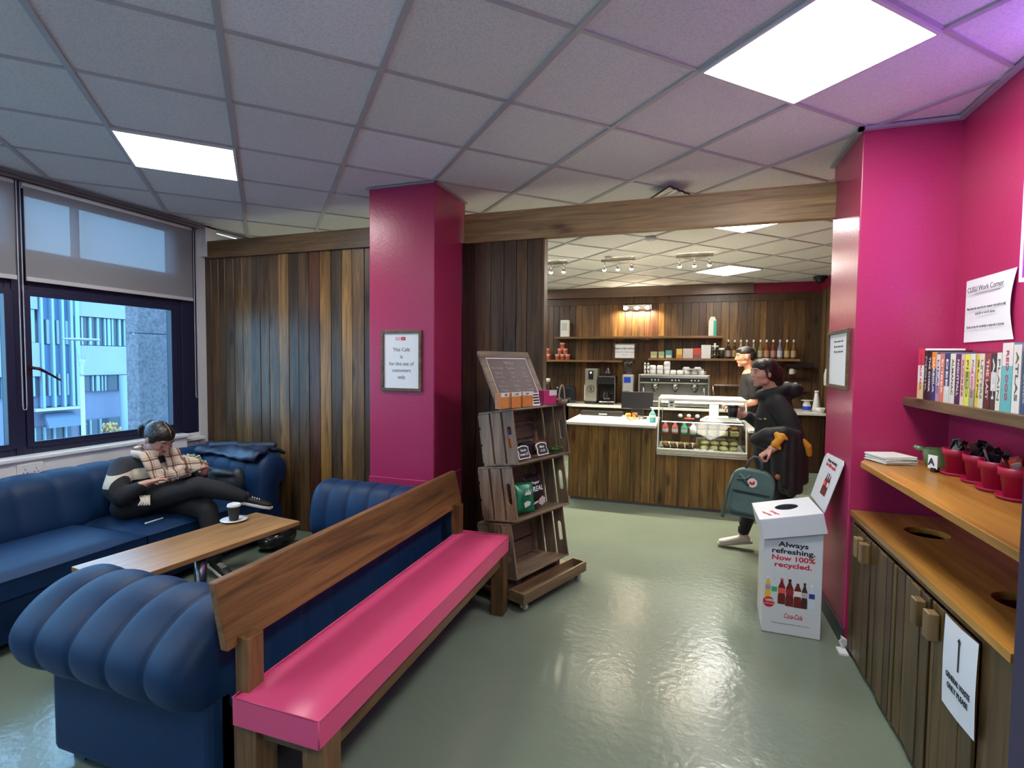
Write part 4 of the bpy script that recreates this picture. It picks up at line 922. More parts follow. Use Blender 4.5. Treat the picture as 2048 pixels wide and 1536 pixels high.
def sitem(name, label, cat, u, v, z, w, d, h, mat, group=None, lean=0, rz=0, bev=.002):
    T_ = Mx.Translation((u, v, z)) @ Mx.Rotation(rz, 4, 'Z') @ Mx.Rotation(lean, 4, 'X')
    t = thing(name, label, cat, sp(u, v, z), SA, group); m = MB().box(-w / 2, w / 2, 0, d, 0, h, mat=T_); stl(m).build('carton', mat, t, bevel=bev); return t, T_
og = paint('orange_carton', (0.60, 0.22, 0.05), 0.4, var=0.2, vscale=30); mg = paint('magenta_carton', (0.48, 0.03, 0.16), 0.4, var=0.2, vscale=30); wb = paint('white_carton', (.6, .6, .6), .5)
zt = 1.242
for k, (u, lab) in enumerate(((-.055, 'orange snack box at the left of the stand top'), (.052, 'middle orange snack box on the stand top'), (.165, 'orange snack box next to the black-and-white price card'))):
    t, T_ = sitem('snack_box', lab, 'box', u, .135, zt + .0 , .085, .045, .095, og, 'orange snack boxes on the stand top', rz=rad(8 - 10 * k))
    stl(MB().box(-.044, .044, -.0012, .0, .072, .098, mat=T_)).build('white_flap', wb, t)
    q = T_ @ V((0, -.002, .079)); lettering('lettering', 'CAFÉ', .016, sp(*q), ux_, (0, 0, 1), m_ink, t, bold=.02)
t, T_ = sitem('price_card', 'black-and-white price card between the orange and magenta boxes', 'card', .268, .14, zt, .075, .006, .085, m_paper, lean=rad(-14))
for k in range(4):
    stl(MB().box(-.031, .031, -.0012, 0, .012 + .018 * k, .024 + .018 * k, mat=T_)).build('printed_line', m_ink, t)
t, T_ = sitem('snack_box', 'magenta snack box at the right of the stand top', 'box', .405, .135, zt, .125, .05, .095, mg, None, rz=rad(-6))
stl(MB().box(-.01, .063, -.0012, .0, .060, .096, mat=T_)).build('white_flap', wb, t)
hb = [(.475 + .035 * (1 - math.cos(a)), .115, 1.25 + .12 * math.sin(a)) for a in [PI * k / 14 for k in range(15)]]
t = thing('wooden_hoop', 'thin pale bent-wood basket handle behind the magenta box', 'basket', sp(.50, .12, 1.243), SA)
stl(MB().tube(hb, .006, 8)).build('hoop', paint('pale_cane', (0.35, .24, .14), .6), t)
stl(MB().lathe([(0, 0), (.036, 0), (.042, .03), (.038, .03), (.033, .005), (0, .005)], (.51, .115, 1.244), 24)).build('basket', m_crate, t)
# top crate shelf
Z1_ = .918
def lean_z(v): return Z1_ - .167 * (v - .07) * 0
t, T_ = sitem('cereal_bar_box', 'narrow orange box at the left end of the upper crate', 'box', .030, .13, Z1_, .030, .07, .135, og)
t, T_ = sitem('gift_card', 'small blue and pink card standing in the upper crate', 'card', .07, .17, Z1_, .062, .004, .150, paint('blue_pink_print', (0.10, .22, .55), .35, var=.5, vscale=25), lean=rad(-8))
def chalk_sign(u, label, s1, s2):
    t = thing('price_sign', label, 'sign', sp(u, .1, Z1_), SA); T_ = Mx.Translation((u, .105, Z1_ + .002)) @ Mx.Rotation(rad(-20), 4, 'X')
    pl_ = [(-.055, .0), (.055, 0), (.058, .02), (.05, .045), (.058, .07), (.04, .08), (0, .086), (-.04, .08), (-.058, .07), (-.05, .045), (-.058, .02)]
    stl(MB().prism(pl_, lambda a, b, d: tuple(T_ @ V((a, d, b))), 0, .006)).build('plaque', m_paper, t, bevel=.001)
    stl(MB().prism([(a * .88, .006 + b * .86) for a, b in pl_], lambda a, b, d: tuple(T_ @ V((a, -d, b))), 0, .0008)).build('slate', m_ink, t)
    uz = V(sp(*(T_ @ V((0, 0, 1))))) - V(sp(*(T_ @ V((0, 0, 0)))))
    for k, s_ in enumerate((s1, s2)): lettering('lettering', s_, .022, sp(*(T_ @ V((0, -.0014, .048 - .026 * k)))), ux_, uz, m_paper, t, bold=.01)
chalk_sign(.108, 'left chalk price sign with a white edge in the upper crate', 'Sweet', 'treats £2'); chalk_sign(.300, 'right chalk price sign with a white edge in the upper crate', 'Mints', '£1.20')
t, T_ = sitem('black_pouch', 'dark pouch between the two chalk signs in the upper crate', 'pouch', .205, .15, Z1_, .13, .05, .09, m_black, bev=.012)
t, T_ = sitem('brown_box', 'low orange-brown box at the back of the upper crate', 'box', .43, .25, Z1_ - .0, .19, .05, .055, paint('rust_carton', (.22, .07, .02), .5))
t = thing('herb_bunch', 'small green leafy packet at the right of the upper crate', 'herbs', sp(.45, .12, Z1_), SA); m = MB(); random.seed(9)
for k in range(46): m.ell((.455 + random.uniform(-.055, .06), .135 + random.uniform(-.03, .03), Z1_ + .012 + random.uniform(0, .022)), (random.uniform(.006, .014), .005, .004), Euler((random.random(), random.random(), random.random() * 3)).to_matrix(), n=6)
stl(m).build('leaves', paint('herb_green', (0.10, 0.22, 0.035), .5, var=.5, vscale=40), t)
stl(MB().box(.40, .515, .105, .165, Z1_, Z1_ + .008)).build('tray', paint('dark_green', (.01, .04, .02), .4), t)
# crisp bags in the middle crate
def bag(u, v, z, w, h, mat, label, rz, name='crisp_bag'):
    t = thing(name, label, 'crisp packet', sp(u, v, z), SA); rows = []
    for j in range(13):
        q = j / 12; puff = .030 * math.sin(PI * min(1, q * 1.05 + .0)) ** .6 if 0 < q < 1 else .001; ring = []
        for k in range(24):
            a = 2 * PI * k / 24; ca, sa_ = math.cos(a), math.sin(a)
            x = w / 2 * (abs(ca) ** .5) * (1 if ca > 0 else -1) * (1 - .08 * math.sin(PI * q)); y = puff * (abs(sa_) ** .8) * (1 if sa_ > 0 else -1) + .003 * math.sin(9 * q + 5 * ca)
            p = Mx.Rotation(rz, 4, 'Z') @ Mx.Rotation(rad(-12), 4, 'X') @ V((x, y, h * q)); ring.append(sp(u + p.x, v + p.y, z + p.z))
        rows.append(ring)
    MB().grid(rows, cv=True, capu=True).build('packet', mat, t); return t
Zm = .565
t = bag(.135, .125, Zm, .14, .19, paint('green_foil', (0.01, 0.16, 0.075), .3, .2), 'green crisp packet in the middle crate', rad(-25))
def on(t, u, v, z, pts, mat, nm='print'): stl(MB().prism(pts, lambda a, b, d: (u + a, v - d, z + b), 0, .002)).build(nm, mat, t)
on(t, .11, .088, Zm + .05, [(-.02, 0), (.03, .01), (.035, .03), (.0, .04), (-.03, .03)], wb); on(t, .13, .10, Zm + .125, [(-.03, 0), (-.01, .03), (.0, .005), (.01, .035), (.02, .005), (.035, .03), (.03, -.005)], wb)
t = bag(.285, .15, Zm, .185, .215, paint('black_foil', (0.012, 0.012, 0.014), .28, .2), 'black crisp packet with white lettering in the middle crate', rad(3))
lettering('lettering', 'Proper', .030, sp(.270, .150, Zm + .160), ux_, (0, 0, 1), m_paper, t, bold=.01); lettering('lettering', 'REAL', .048, sp(.285, .138, Zm + .115), ux_, (0, 0, 1), m_paper, t, bold=.02)
on(t, .315, .126, Zm + .045, [(.03 * math.cos(a) * (1 + .3 * (k % 2)), .026 * math.sin(a) * (1 + .3 * (k % 2))) for k, a in enumerate([PI * q / 6 for q in range(12)])], paint('pale_flower_print', (.55, .42, .45), .5))
on(t, .255, .126, Zm + .035, [(-.03, 0), (.02, .006), (.025, .02), (-.02, .015)], wb)

# ------------------------------------------------------------------ front counter
m_laminate = paint('white_laminate', (0.70, 0.69, 0.64), 0.28)
random.seed(21)
fc = thing('service_counter', 'long plank-fronted serving counter under the white worktop', 'counter', (-.1, 5.95, 0))
CT = .835
m = MB(); boards(m, -1.205, -.285, .03, CT, 5.60, 'x', 'counter', .095, .13, .014); boards(m, -.285, .605, .03, .558, 5.60, 'x', 'counter', .095, .13, .014); boards(m, .605, .93, .03, CT, 5.60, 'x', 'counter', .095, .13, .014); m.build('plank_front', m_board, fc, bevel=0.002, seg=1)
MB().box(-1.205, .93, 5.601, 6.35, .03, .56).box(-1.205, -.28, 5.601, 6.35, .56, CT).box(.60, .93, 5.601, 6.35, .56, CT).build('carcass', m_shelf_y, fc)
m = MB(); boards(m, 5.60, 6.35, .03, CT, -1.206, 'y', 'counter', .095, .13, .014); m.build('plank_end', m_board, fc, bevel=0.002, seg=1)
MB().box(-1.20, .925, 5.61, 6.3, 0, .03).build('plinth', paint('plinth_grey', (.16, .18, .18), .5), fc)
wt = MB().prism([(-1.262, 5.60), (-1.235, 5.562), (-.285, 5.562), (-.285, 6.48), (-1.262, 6.48)], lambda a, b, d: (a, b, CT + d), 0, .034); o = wt.build('worktop', m_laminate, bevel=0.008); tag(o, 'white laminate worktop of the serving counter, left of the cake display', 'worktop')
wt = MB().box(.605, .96, 5.562, 6.48, CT, CT + .034); o = wt.build('worktop', m_laminate, bevel=0.008); tag(o, 'short white worktop piece right of the cake display, behind the walking woman', 'worktop')
# refrigerated display
dc = thing('display_case', 'glass-fronted cake and sandwich display case set in the counter', 'display case', (.16, 5.95, .56))
wm = paint('cream_enamel', (.72, .72, .62), .3)
a0, a1 = -.275, .598; m_sg = glass('shelf_glass', (.93, .96, .94), 0.03, 0.1, 0.02)
m = MB().box(a0, a1, 5.57, 6.30, .562, .60).box(a0, a1, 5.565, 5.59, .60, .635).box(a0, a1, 5.572, 5.592, .565, .60); m.build('base_tray', wm, dc, bevel=0.006)
MB().box(a0, a1, 5.563, 5.571, .585, .589).box(a0, a1, 5.563, 5.571, .612, .616).build('base_trim', m_chrome, dc)
for x in (a0, a1 - .014):
    MB().prism([(5.575, .60), (5.60, .60), (5.77, 1.13), (5.745, 1.13)], lambda a, b, d: (x + d, a, b), 0, .014).build('front_post', wm, dc, bevel=0.002)
    MB().prism([(5.60, .60), (6.28, .60), (6.28, 1.12), (5.77, 1.12)], lambda a, b, d: (x + .005 + d, a, b), 0, .005).build('side_glass', m_clear, dc)
MB().prism([(5.585, .62), (5.591, .62), (5.757, 1.12), (5.751, 1.12)], lambda a, b, d: (a0 + .014 + d, a, b), 0, a1 - a0 - .028).build('front_glass', glass('case_glass', (.96, .98, .96), 0.03, 0.03, 0.03), dc)
MB().box(a0, a1, 5.74, 6.30, 1.118, 1.150).build('top_panel', wm, dc, bevel=0.006)
MB().box(a0 + .03, a1 - .03, 5.79, 5.82, 1.098, 1.116).build('strip_light', emit('cool_strip', (1, .97, .86), 5.0), dc)
MB().box(a0 + .015, a1 - .015, 5.72, 6.15, .905, .912).box(a0 + .015, a1 - .015, 5.72, 5.728, .900, .918).build('upper_glass_shelf', m_sg, dc)
MB().box(a0 + .015, a1 - .015, 5.66, 6.2, .755, .762).box(a0 + .015, a1 - .015, 5.66, 5.668, .750, .768).build('lower_glass_shelf', m_sg, dc)
for x in (a0 + .02, a1 - .03): MB().box(x, x + .01, 6.2, 6.22, .60, 1.118).build('rear_post', m_chrome, dc)
MB().box(a0 + .04, a1 - .03, 5.72, 5.74, .895, .902).build('shelf_light', emit('cool_strip2', (1, .97, .84), 1.2), dc)
def food(name, label, cat, c, s_, mat, group=None, kind='box', bev=.008):
    m = MB()
    if kind == 'box': m.cbox(c, s_, rz=random.uniform(-.2, .2))
    elif kind == 'roll': m.ell(c, (s_[0] / 2, s_[1] / 2, s_[2] / 2), Euler((0, 0, random.uniform(-.3, .3))).to_matrix(), n=12)
    o = m.build(name, mat, bevel=bev if kind == 'box' else 0); tag(o, label, cat, group); return o
random.seed(31)
bread = paint('baguette_crust', (0.50, .30, .10), .6, var=.4, vscale=30); pack = paint('sandwich_wrap', (.66, .60, .30), .3, var=.45, vscale=22); wht = paint('matt_white', (.70, .70, .66), .6); choc = paint('brown_cake', (.10, .045, .02), .6, var=.3, vscale=30)
for k in range(4): food('wrapped_sandwich', 'film-wrapped sandwich on the right half of the lower glass shelf', 'sandwich', (.185 + .102 * k, 5.86, .79), (.085, .16, .052), pack, 'wrapped sandwiches on the lower shelf')
for k in range(4): food('filled_baguette', 'filled baguette piled above the wrapped sandwiches in the case', 'baguette', (.185 + .102 * k, 5.86, .845), (.095, .15, .055), bread, 'baguettes in the display case', 'roll')
for k in range(4): food('wrapped_wrap', 'pale wrapped roll on the base of the display case at right', 'wrap', (.21 + .095 * k, 5.83, .678), (.085, .14, .05), pack, 'wraps on the case floor', 'roll')
for k in range(4): food('wrapped_sandwich', 'film-wrapped sandwich standing at the back of the case floor', 'sandwich', (.17 + .105 * k, 5.98, .655), (.09, .12, .10), pack, 'sandwiches at the back of the case')
for k in range(5): food('iced_bun', 'golden bun in the row behind the brown rolls', 'bun', (-.20 + .082 * k, 5.92, .632), (.075, .09, .055), bread, 'golden buns on the case floor', 'roll')
for k in range(4): food('wrapped_wrap', 'pale wrapped roll on the base of the display case at right', 'wrap', (.20 + .095 * k, 5.76, .634), (.085, .14, .055), pack, 'wraps on the case floor', 'roll')
o = MB().box(.16, .56, 5.68, 5.86, .6005, .606).build('oval_tray', m_white, bevel=.002); tag(o, 'pale tray under the wraps on the floor of the display case', 'tray')
for k in range(5): food('brown_roll', 'brown filled roll in the row at the left of the case floor', 'roll', (-.18 + .075 * k, 5.76, .630), (.068, .10, .055), choc, 'brown rolls on the case floor', 'roll')
o = MB().box(-.25, .14, 5.69, 5.86, .6005, .605).build('black_tray', m_black, bevel=.002); tag(o, 'black tray under the brown rolls in the display case', 'tray')
for k, (x, c, lab) in enumerate(((-.20, (.60, .10, .12), 'pink bottle of drink farthest left on the lower glass shelf'), (-.10, (.62, .14, .14), 'pink bottle of drink with a white ring label'), (-.005, (.06, .42, .26), 'green bottle of drink on the lower glass shelf'), (.085, (.45, .62, .55), 'pale mint bottle of drink beside the sandwiches'))):
    t = thing('drink_bottle', lab, 'bottle', (x, 5.80, .7625), 0, 'bottled drinks in the display case')
    MB().lathe([(0, 0), (.030, 0), (.032, .01), (.032, .075), (.014, .105), (.014, .118), (0, .118)], (x, 5.80, .7625), 16).build('bottle_body', paint('drink_%d' % k, c, .2), t)
    MB().lathe([(.0325, .02), (.0328, .055)], (x, 5.80, .7625), 16, cap=False).build('bottle_label', wht, t)
    MB().lathe([(.016, .118), (.016, .130), (0, .130)], (x, 5.80, .7625), 12).build('bottle_cap', m_white, t)
food('red_card', 'small red card standing on the upper glass shelf', 'card', (.045, 5.86, .925), (.10, .07, .012), paint('coral_card', (.65, .10, .08), .5), bev=.002)
o = MB().prism([(.15, 0), (.56, 0), (.53, .030), (.42, .050), (.22, .042)], lambda a, b, d: (a, 5.76 + d, .9125 + b), 0, .20).build('panel_reflection_shape', wht, bevel=.006); tag(o, 'white shape on the upper glass shelf standing in for the ceiling panel reflection', 'reflection shape')  # white shape stands in for the ceiling panel's reflection in the case glass
food('paper_cup_stack', 'white paper box standing on the shelf behind the case glass', 'box', (.30, 6.02, .995), (.095, .09, .16), wht, bev=.003)
for k in range(3): food('white_teacake', 'small white round cake on a rail near the top of the case', 'cake', (-.05 + .09 * k, 6.0, .94), (.05, .05, .045), wht, 'white cakes on the upper shelf', 'roll')
t = thing('price_card', 'white card with dark marks hanging at the top left of the case', 'card', (-.14, 5.72, 1.03)); MB().cbox((-.14, 5.765, 1.085), (.07, .003, .10), rx=rad(-18)).build('card', m_paper, t)
for k in range(2): MB().cbox((-.14, 5.761 + .012 * k - .006, 1.07 + .03 * k), (.03, .003, .016), rx=rad(-18)).build('printed_mark', m_greyink, t)
for k in range(3):
    t = thing('price_ticket', 'small white price ticket clipped on the front of the case floor', 'price ticket', (.12 + .07 * k, 5.62, .601), 0, 'price tickets on the case floor'); MB().cbox((.12 + .07 * k, 5.625, .625), (.05, .002, .03), rx=rad(-20)).build('ticket', m_paper, t); MB().cbox((.12 + .07 * k, 5.6225, .625), (.035, .001, .006), rx=rad(-20)).build('printed_line', m_ink, t)
# things on the worktop
WT = CT + .0345
t = thing('till_screen', 'black till screen on its stand on the serving counter', 'till', (-.53, 6.15, WT))
MB().cbox((-.53, 6.12, WT + .215), (.36, .03, .20), rx=rad(-12)).build('screen', m_black, t, bevel=.006); MB().box(-.60, -.46, 6.14, 6.19, WT, WT + .20).build('stand', m_black, t, bevel=.006); MB().box(-.64, -.42, 6.05, 6.25, WT, WT + .018).build('base', m_black, t, bevel=.004)
t = thing('snack_tray', 'clear tray of orange and brown packets on the serving counter', 'tray', (-.555, 5.80, WT))
MB().lathe([(0, 0), (.10, 0), (.125, .06), (.121, .06), (.098, .004), (0, .004)], (-.555, 5.82, WT), 28).build('tray_body', m_clear, t)
random.seed(41)
for k in range(9):
    c = [(.62, .22, .02), (.70, .62, .45), (.10, .05, .04), (.65, .30, .03)][k % 4]
    o = MB().cbox((-.555 + random.uniform(-.06, .06), 5.82 + random.uniform(-.04, .04), WT + .03 + .006 * k), (.055, .03, .035), rz=random.random() * 3, rx=random.uniform(-.5, .5)).build('snack_packet', paint('pk%d' % (k % 4), c, .4), bevel=.006); tag(o, 'orange, cream or brown snack packet heaped in the clear counter tray', 'snack', 'packets in the counter tray')
t = thing('sanitiser_bottle', 'clear pump bottle of blue-green hand gel at the right end of the worktop', 'bottle', (-.34, 5.85, WT))
MB().lathe([(0, 0), (.034, 0), (.036, .01), (.036, .09), (.014, .125), (0, .125)], (-.34, 5.85, WT), 20).build('bottle_body', paint('teal_gel', (.10, .42, .42), .15), t); MB().lathe([(.037, .055), (.037, .085)], (-.34, 5.85, WT), 20, cap=False).build('bottle_label', wht, t)
MB().cone((-.34, 5.85, WT + .125), (-.34, 5.85, WT + .155), .010).box(-.365, -.33, 5.843, 5.857, WT + .155, WT + .166).build('pump', m_white, t)
for k, (x, y, r_, w_, d_, lab) in enumerate(((-1.10, 5.75, .2, .2, .14, 'white printed paper flat on the left end of the worktop'), (-.80, 5.80, -.15, .21, .15, 'white paper flat on the middle of the worktop'), (-.42, 6.0, .1, .12, .12, 'pale green folded leaflet behind the hand gel'))):
    o = MB().cbox((x, y, WT + .003), (w_, d_, .005), rz=r_).build('paper_sheet', m_paper, bevel=.001); tag(o, lab, 'paper')
t = thing('black_tablet', 'long black cash drawer at the rear edge of the worktop', 'cash drawer', (-.98, 6.36, WT)); MB().box(-1.23, -.72, 6.28, 6.45, WT, WT + .05).build('drawer_body', m_black, t, bevel=.006); MB().box(-1.0, -.9, 6.273, 6.281, WT + .015, WT + .03).build('drawer_lock', m_chrome, t)

# ------------------------------------------------------------------ back counter and machines
BZ = .845
bc = thing('back_counter', 'back counter with dark wooden fronts along the kitchen wall', 'counter', (0, 8.45, 0))
m = MB(); random.seed(51); boards(m, -1.78, 1.84, .02, BZ - .035, 8.12, 'x', 'back', .10, .14, .012)
for q in range(len(m.c)): m.c[q] = tuple(c * .25 for c in m.c[q])
m.build('plank_front', m_board, bc, bevel=0.002, seg=1); MB().box(-1.78, 1.84, 8.121, 8.76, 0, BZ - .035).build('carcass', m_black, bc)
o = MB().prism([(-1.82, 8.15), (-1.72, 8.06), (1.848, 8.06), (1.848, 8.765), (-1.82, 8.765)], lambda a, b, d: (a, b, BZ - .035 + d), 0, .035).build('worktop', m_laminate, bevel=0.006); tag(o, 'long white worktop of the back counter under the coffee machines', 'worktop')
o = MB().box(-2.35, -1.84, 8.2, 8.72, 0, .84).build('black_fridge', m_black, bevel=.01); tag(o, 'low black appliance cabinet at the left end of the back counter', 'cabinet')
BZ += .0005
YB = 8.40
t = thing('toaster', 'glossy black toaster with blue-grey reflections at the left', 'toaster', (-1.90, YB, .8405)); MB().box(-2.06, -1.73, 8.3, 8.52, .8405, 1.12).build('toaster_body', paint('gloss_black', (.015, .02, .028), .1), t, bevel=.05, seg=4); MB().box(-2.0, -1.93, 8.288, 8.3, .90, .93).box(-1.85, -1.79, 8.288, 8.3, .90, .93).build('lever', m_chrome, t, bevel=.003)
t = thing('sauce_bottle', 'dark bottle with white cap behind the crate stand', 'bottle', (-2.2, YB, .8405)); MB().lathe([(0, 0), (.06, 0), (.06, .22), (.03, .30), (.03, .34), (0, .34)], (-2.2, YB, .8405), 18).build('bottle_body', paint('brown_glass', (.03, .015, .01), .15), t); MB().lathe([(.034, .34), (.034, .40), (0, .40)], (-2.2, YB, .8405), 14).build('bottle_cap', m_white, t)
t = thing('hot_water_boiler', 'tall silver boiler panel with round emblem left of the coffee maker', 'boiler', (-1.46, YB, BZ))
MB().box(-1.555, -1.365, 8.30, 8.56, BZ + .04, 1.415).build('boiler_body', paint('satin_silver', (.42, .41, .36), .35, .6), t, bevel=.01); MB().box(-1.555, -1.365, 8.28, 8.56, BZ, BZ + .04).build('base', m_black, t, bevel=.004)
MB().box(-1.50, -1.42, 8.292, 8.30, 1.24, 1.38).build('tap_recess', m_black, t); MB().cone((-1.46, 8.28, 1.35), (-1.46, 8.295, 1.35), .012, n=12).build('indicator', emit('led', (1, .9, .7), 3), t)
MB().tube([(-1.46 + .055 * math.cos(a), 8.296, 1.09 + .055 * math.sin(a)) for a in [PI * k / 12 for k in range(24)]], .006, 6, closed=True).prism([(-1.48, 1.12), (-1.45, 1.13), (-1.44, 1.06), (-1.47, 1.05)], lambda a, b, d: (a, 8.30 - d, b), 0, .006).build('emblem', paint('dark_silver', (.15, .15, .13), .4, .7), t); MB().box(-1.575, -1.555, 8.34, 8.42, BZ + .05, 1.15).build('side_handle', wm, t, bevel=.005)
t = thing('filter_coffee_maker', 'black filter coffee maker with glass jug beside the silver boiler', 'coffee maker', (-1.2, YB, BZ))
MB().box(-1.33, -1.07, 8.42, 8.58, BZ, 1.30).box(-1.33, -1.07, 8.24, 8.58, 1.17, 1.30).box(-1.33, -1.07, 8.24, 8.58, BZ, BZ + .05).build('body', m_black, t, bevel=.008)
MB().box(-1.32, -1.08, 8.232, 8.245, 1.285, 1.30).box(-1.32, -1.08, 8.232, 8.245, BZ + .035, BZ + .05).box(-1.075, -1.06, 8.24, 8.26, BZ, 1.28).build('trim', m_chrome, t, bevel=.002); MB().lathe([(.03, 0), (.07, .01), (.085, .07), (.055, .13), (.058, .15)], (-1.2, 8.32, BZ + .055), 20, cap=False).build('glass_jug', glass('smoky', (.35, .3, .28), .3), t); MB().tube([(-1.14, 8.26, 1.03), (-1.10, 8.22, 1.03), (-1.10, 8.22, .95), (-1.14, 8.26, .93)], .009, 6).build('jug_handle', m_black, t); MB().lathe([(.06, 0), (.055, .06), (.02, .09), (.008, .13), (0, .13)], (-1.2, 8.36, 1.301), 18).build('domed_lid', m_darkmetal, t)
t = thing('coffee_grinder', 'white coffee grinder with blue badge and clear bean hopper', 'grinder', (-.87, YB, BZ)); MB().box(-.96, -.79, 8.32, 8.5, BZ, 1.33).build('grinder_body', paint('pale_grey_enamel', (.45, .47, .5), .3), t, bevel=.02); MB().box(-.935, -.83, 8.312, 8.32, 1.20, 1.29).build('blue_badge', paint('badge_blue', (.02, .07, .55), .3), t, bevel=.004); MB().box(-.93, -.84, 8.25, 8.33, 1.02, 1.07).lathe([(.0, 0), (.04, .01), (.035, .03)], (-.885, 8.27, 1.0), 14).build('dosing_spout', m_black, t, bevel=.004); MB().lathe([(.04, 0), (.045, .02), (.10, .15), (.10, .22), (0, .22)], (-.875, 8.41, 1.331), 20).build('bean_hopper', glass('hopper', (.50, .42, .40), .3), t)
t = thing('espresso_machine', 'big chrome two-group espresso machine topped with white cups', 'coffee machine', (-.18, YB, BZ))
MB().box(-.69, .33, 8.22, 8.72, 1.20, 1.345).build('top_housing', m_chrome, t, bevel=.02); MB().box(-.67, .31, 8.42, 8.70, BZ + .05, 1.20).build('rear_body', paint('stainless_matt', (.30, .30, .28), .4, .8), t, bevel=.004); MB().box(-.69, .33, 8.16, 8.72, BZ + .02, BZ + .09).build('drip_tray', m_chrome, t, bevel=.006)
MB().box(-.69, .33, 8.205, 8.22, 1.225, 1.29).build('control_panel', m_black, t, bevel=.003); MB().box(-.70, -.67, 8.2, 8.72, BZ + .02, 1.345).box(.31, .34, 8.2, 8.72, BZ + .02, 1.345).build('side_panel', m_chrome, t, bevel=.01)
for x in (-.45, -.15, .13):
    g = MB().cone((x, 8.30, 1.20), (x, 8.30, 1.12), .05, .045, 18).build('brew_group', m_chrome, t); MB().cone((x, 8.27, 1.13), (x, 8.08, 1.10), .014, .018, 10).build('portafilter_handle', m_black, g); MB().cone((x, 8.30, 1.12), (x, 8.30, 1.08), .036, .03, 16).build('filter_basket', m_chrome, g)
    for k in range(3): MB().cone((x - .05 + .05 * k, 8.205, 1.257), (x - .05 + .05 * k, 8.198, 1.257), .011, n=12).build('button', m_white, t)
for x in (-.62, .26): MB().tube([(x, 8.26, 1.2), (x, 8.2, 1.1), (x + .02, 8.18, .96)], .007, 8).build('steam_wand', m_chrome, t)
for x in (-.25, .06):
    o = MB().lathe([(0, 0), (.025, 0), (.045, .05), (.042, .05), (0, .01)], (x + .03, 8.27, BZ + .0905), 18).build('espresso_cup', wht); tag(o, 'white cup on the drip tray of the espresso machine', 'cup', 'cups on the drip tray')
china = paint('white_china', (0.78, 0.79, 0.8), 0.2)
def mug(x, y, z, r, h, lab, grp, up=False, handle=True):
    t = thing('mug', lab, 'mug', (x, y, z), 0, grp); pr = [(0, h), (r * .7, h), (r * .95, h * .8), (r, 0), (r * .92, 0), (r * .86, h * .75), (0, h * .92)]
    if up: pr = [(a, h - b) for a, b in pr]
    MB().lathe(pr, (x, y, z), 18).build('mug_body', china, t)
    if handle: MB().tube([(x + r * .9, y - .01, z + h * .75), (x + r * 1.45, y - .02, z + h * .65), (x + r * 1.4, y - .02, z + h * .3), (x + r * .95, y - .01, z + h * .22)], .006, 6).build('mug_handle', china, t)
zc = 1.3455
for k, x in enumerate((-.50, -.39, -.285)):
    for q in range(2 + (k == 2)): mug(x, 8.42, zc + .062 * q, .05, .075, 'tall stacked white cup on top of the espresso machine at left', 'stacked cups on the espresso machine', handle=False)
for k, x in enumerate((-.19, -.09, .02, .12, .22)): mug(x, 8.38, zc, .046, .065, 'upturned white cup in the front row on top of the espresso machine', 'upturned cups on the espresso machine')
for k, x in enumerate((.0, .17)): mug(x, 8.56, zc, .06, .115, 'white cup in the back row on top of the espresso machine', 'back row cups on the espresso machine')
o = MB().lathe([(0, 0), (.05, 0), (.13, .02), (.135, .026), (0, .012)], (.10, 8.37, zc + .0665), 28).build('saucer_stack', china); tag(o, 'white plate stacked over the upturned cups on the espresso machine', 'plate')
for x in (-.62, -.57): o = MB().cone((x, 8.40, zc), (x, 8.40, zc + .14), .022, n=12).ell((x, 8.40, zc + .15), (.022, .022, .03), n=10).build('tamper', m_chrome); tag(o, 'chrome tamper standing on the left of the espresso machine', 'tamper', 'tampers on the espresso machine')
t = thing('water_jug', 'white jug with handle right of the espresso machine', 'jug', (.56, 8.35, BZ)); MB().lathe([(0, 0), (.055, 0), (.06, .14), (.05, .17), (.045, .17), (0, .02)], (.56, 8.35, BZ), 20).build('jug_body', china, t); MB().tube([(.615, 8.34, BZ + .15), (.67, 8.33, BZ + .13), (.66, 8.33, BZ + .05), (.615, 8.34, BZ + .03)], .009, 8).build('jug_handle', china, t)
t = thing('glass_jar', 'clear glass jar with lid at the right of the white jug', 'jar', (.80, 8.35, BZ)); MB().lathe([(0, 0), (.07, 0), (.07, .16), (.04, .2), (.04, .22)], (.80, 8.35, BZ), 20, cap=False).build('jar_body', glass('jar_glass', (.8, .8, .75), .4), t); MB().lathe([(.045, .22), (.045, .235), (.012, .24), (.016, .27), (0, .275)], (.80, 8.35, BZ), 16).build('jar_lid', m_chrome, t)
o = MB().box(.42, .86, 8.62, 8.75, 1.17, 1.19).build('steel_shelf', m_chrome, bevel=.002); tag(o, 'small steel wall rail right of the espresso machine', 'rail')
t = thing('knock_box', 'tall dark knock box with steel lever right of the espresso machine', 'coffee tool', (.43, 8.3, BZ)); MB().box(.37, .49, 8.24, 8.36, BZ, BZ + .17).build('box_body', m_black, t, bevel=.01); MB().cone((.40, 8.30, BZ + .17), (.385, 8.32, BZ + .34), .016, n=10).build('lever', m_chrome, t)
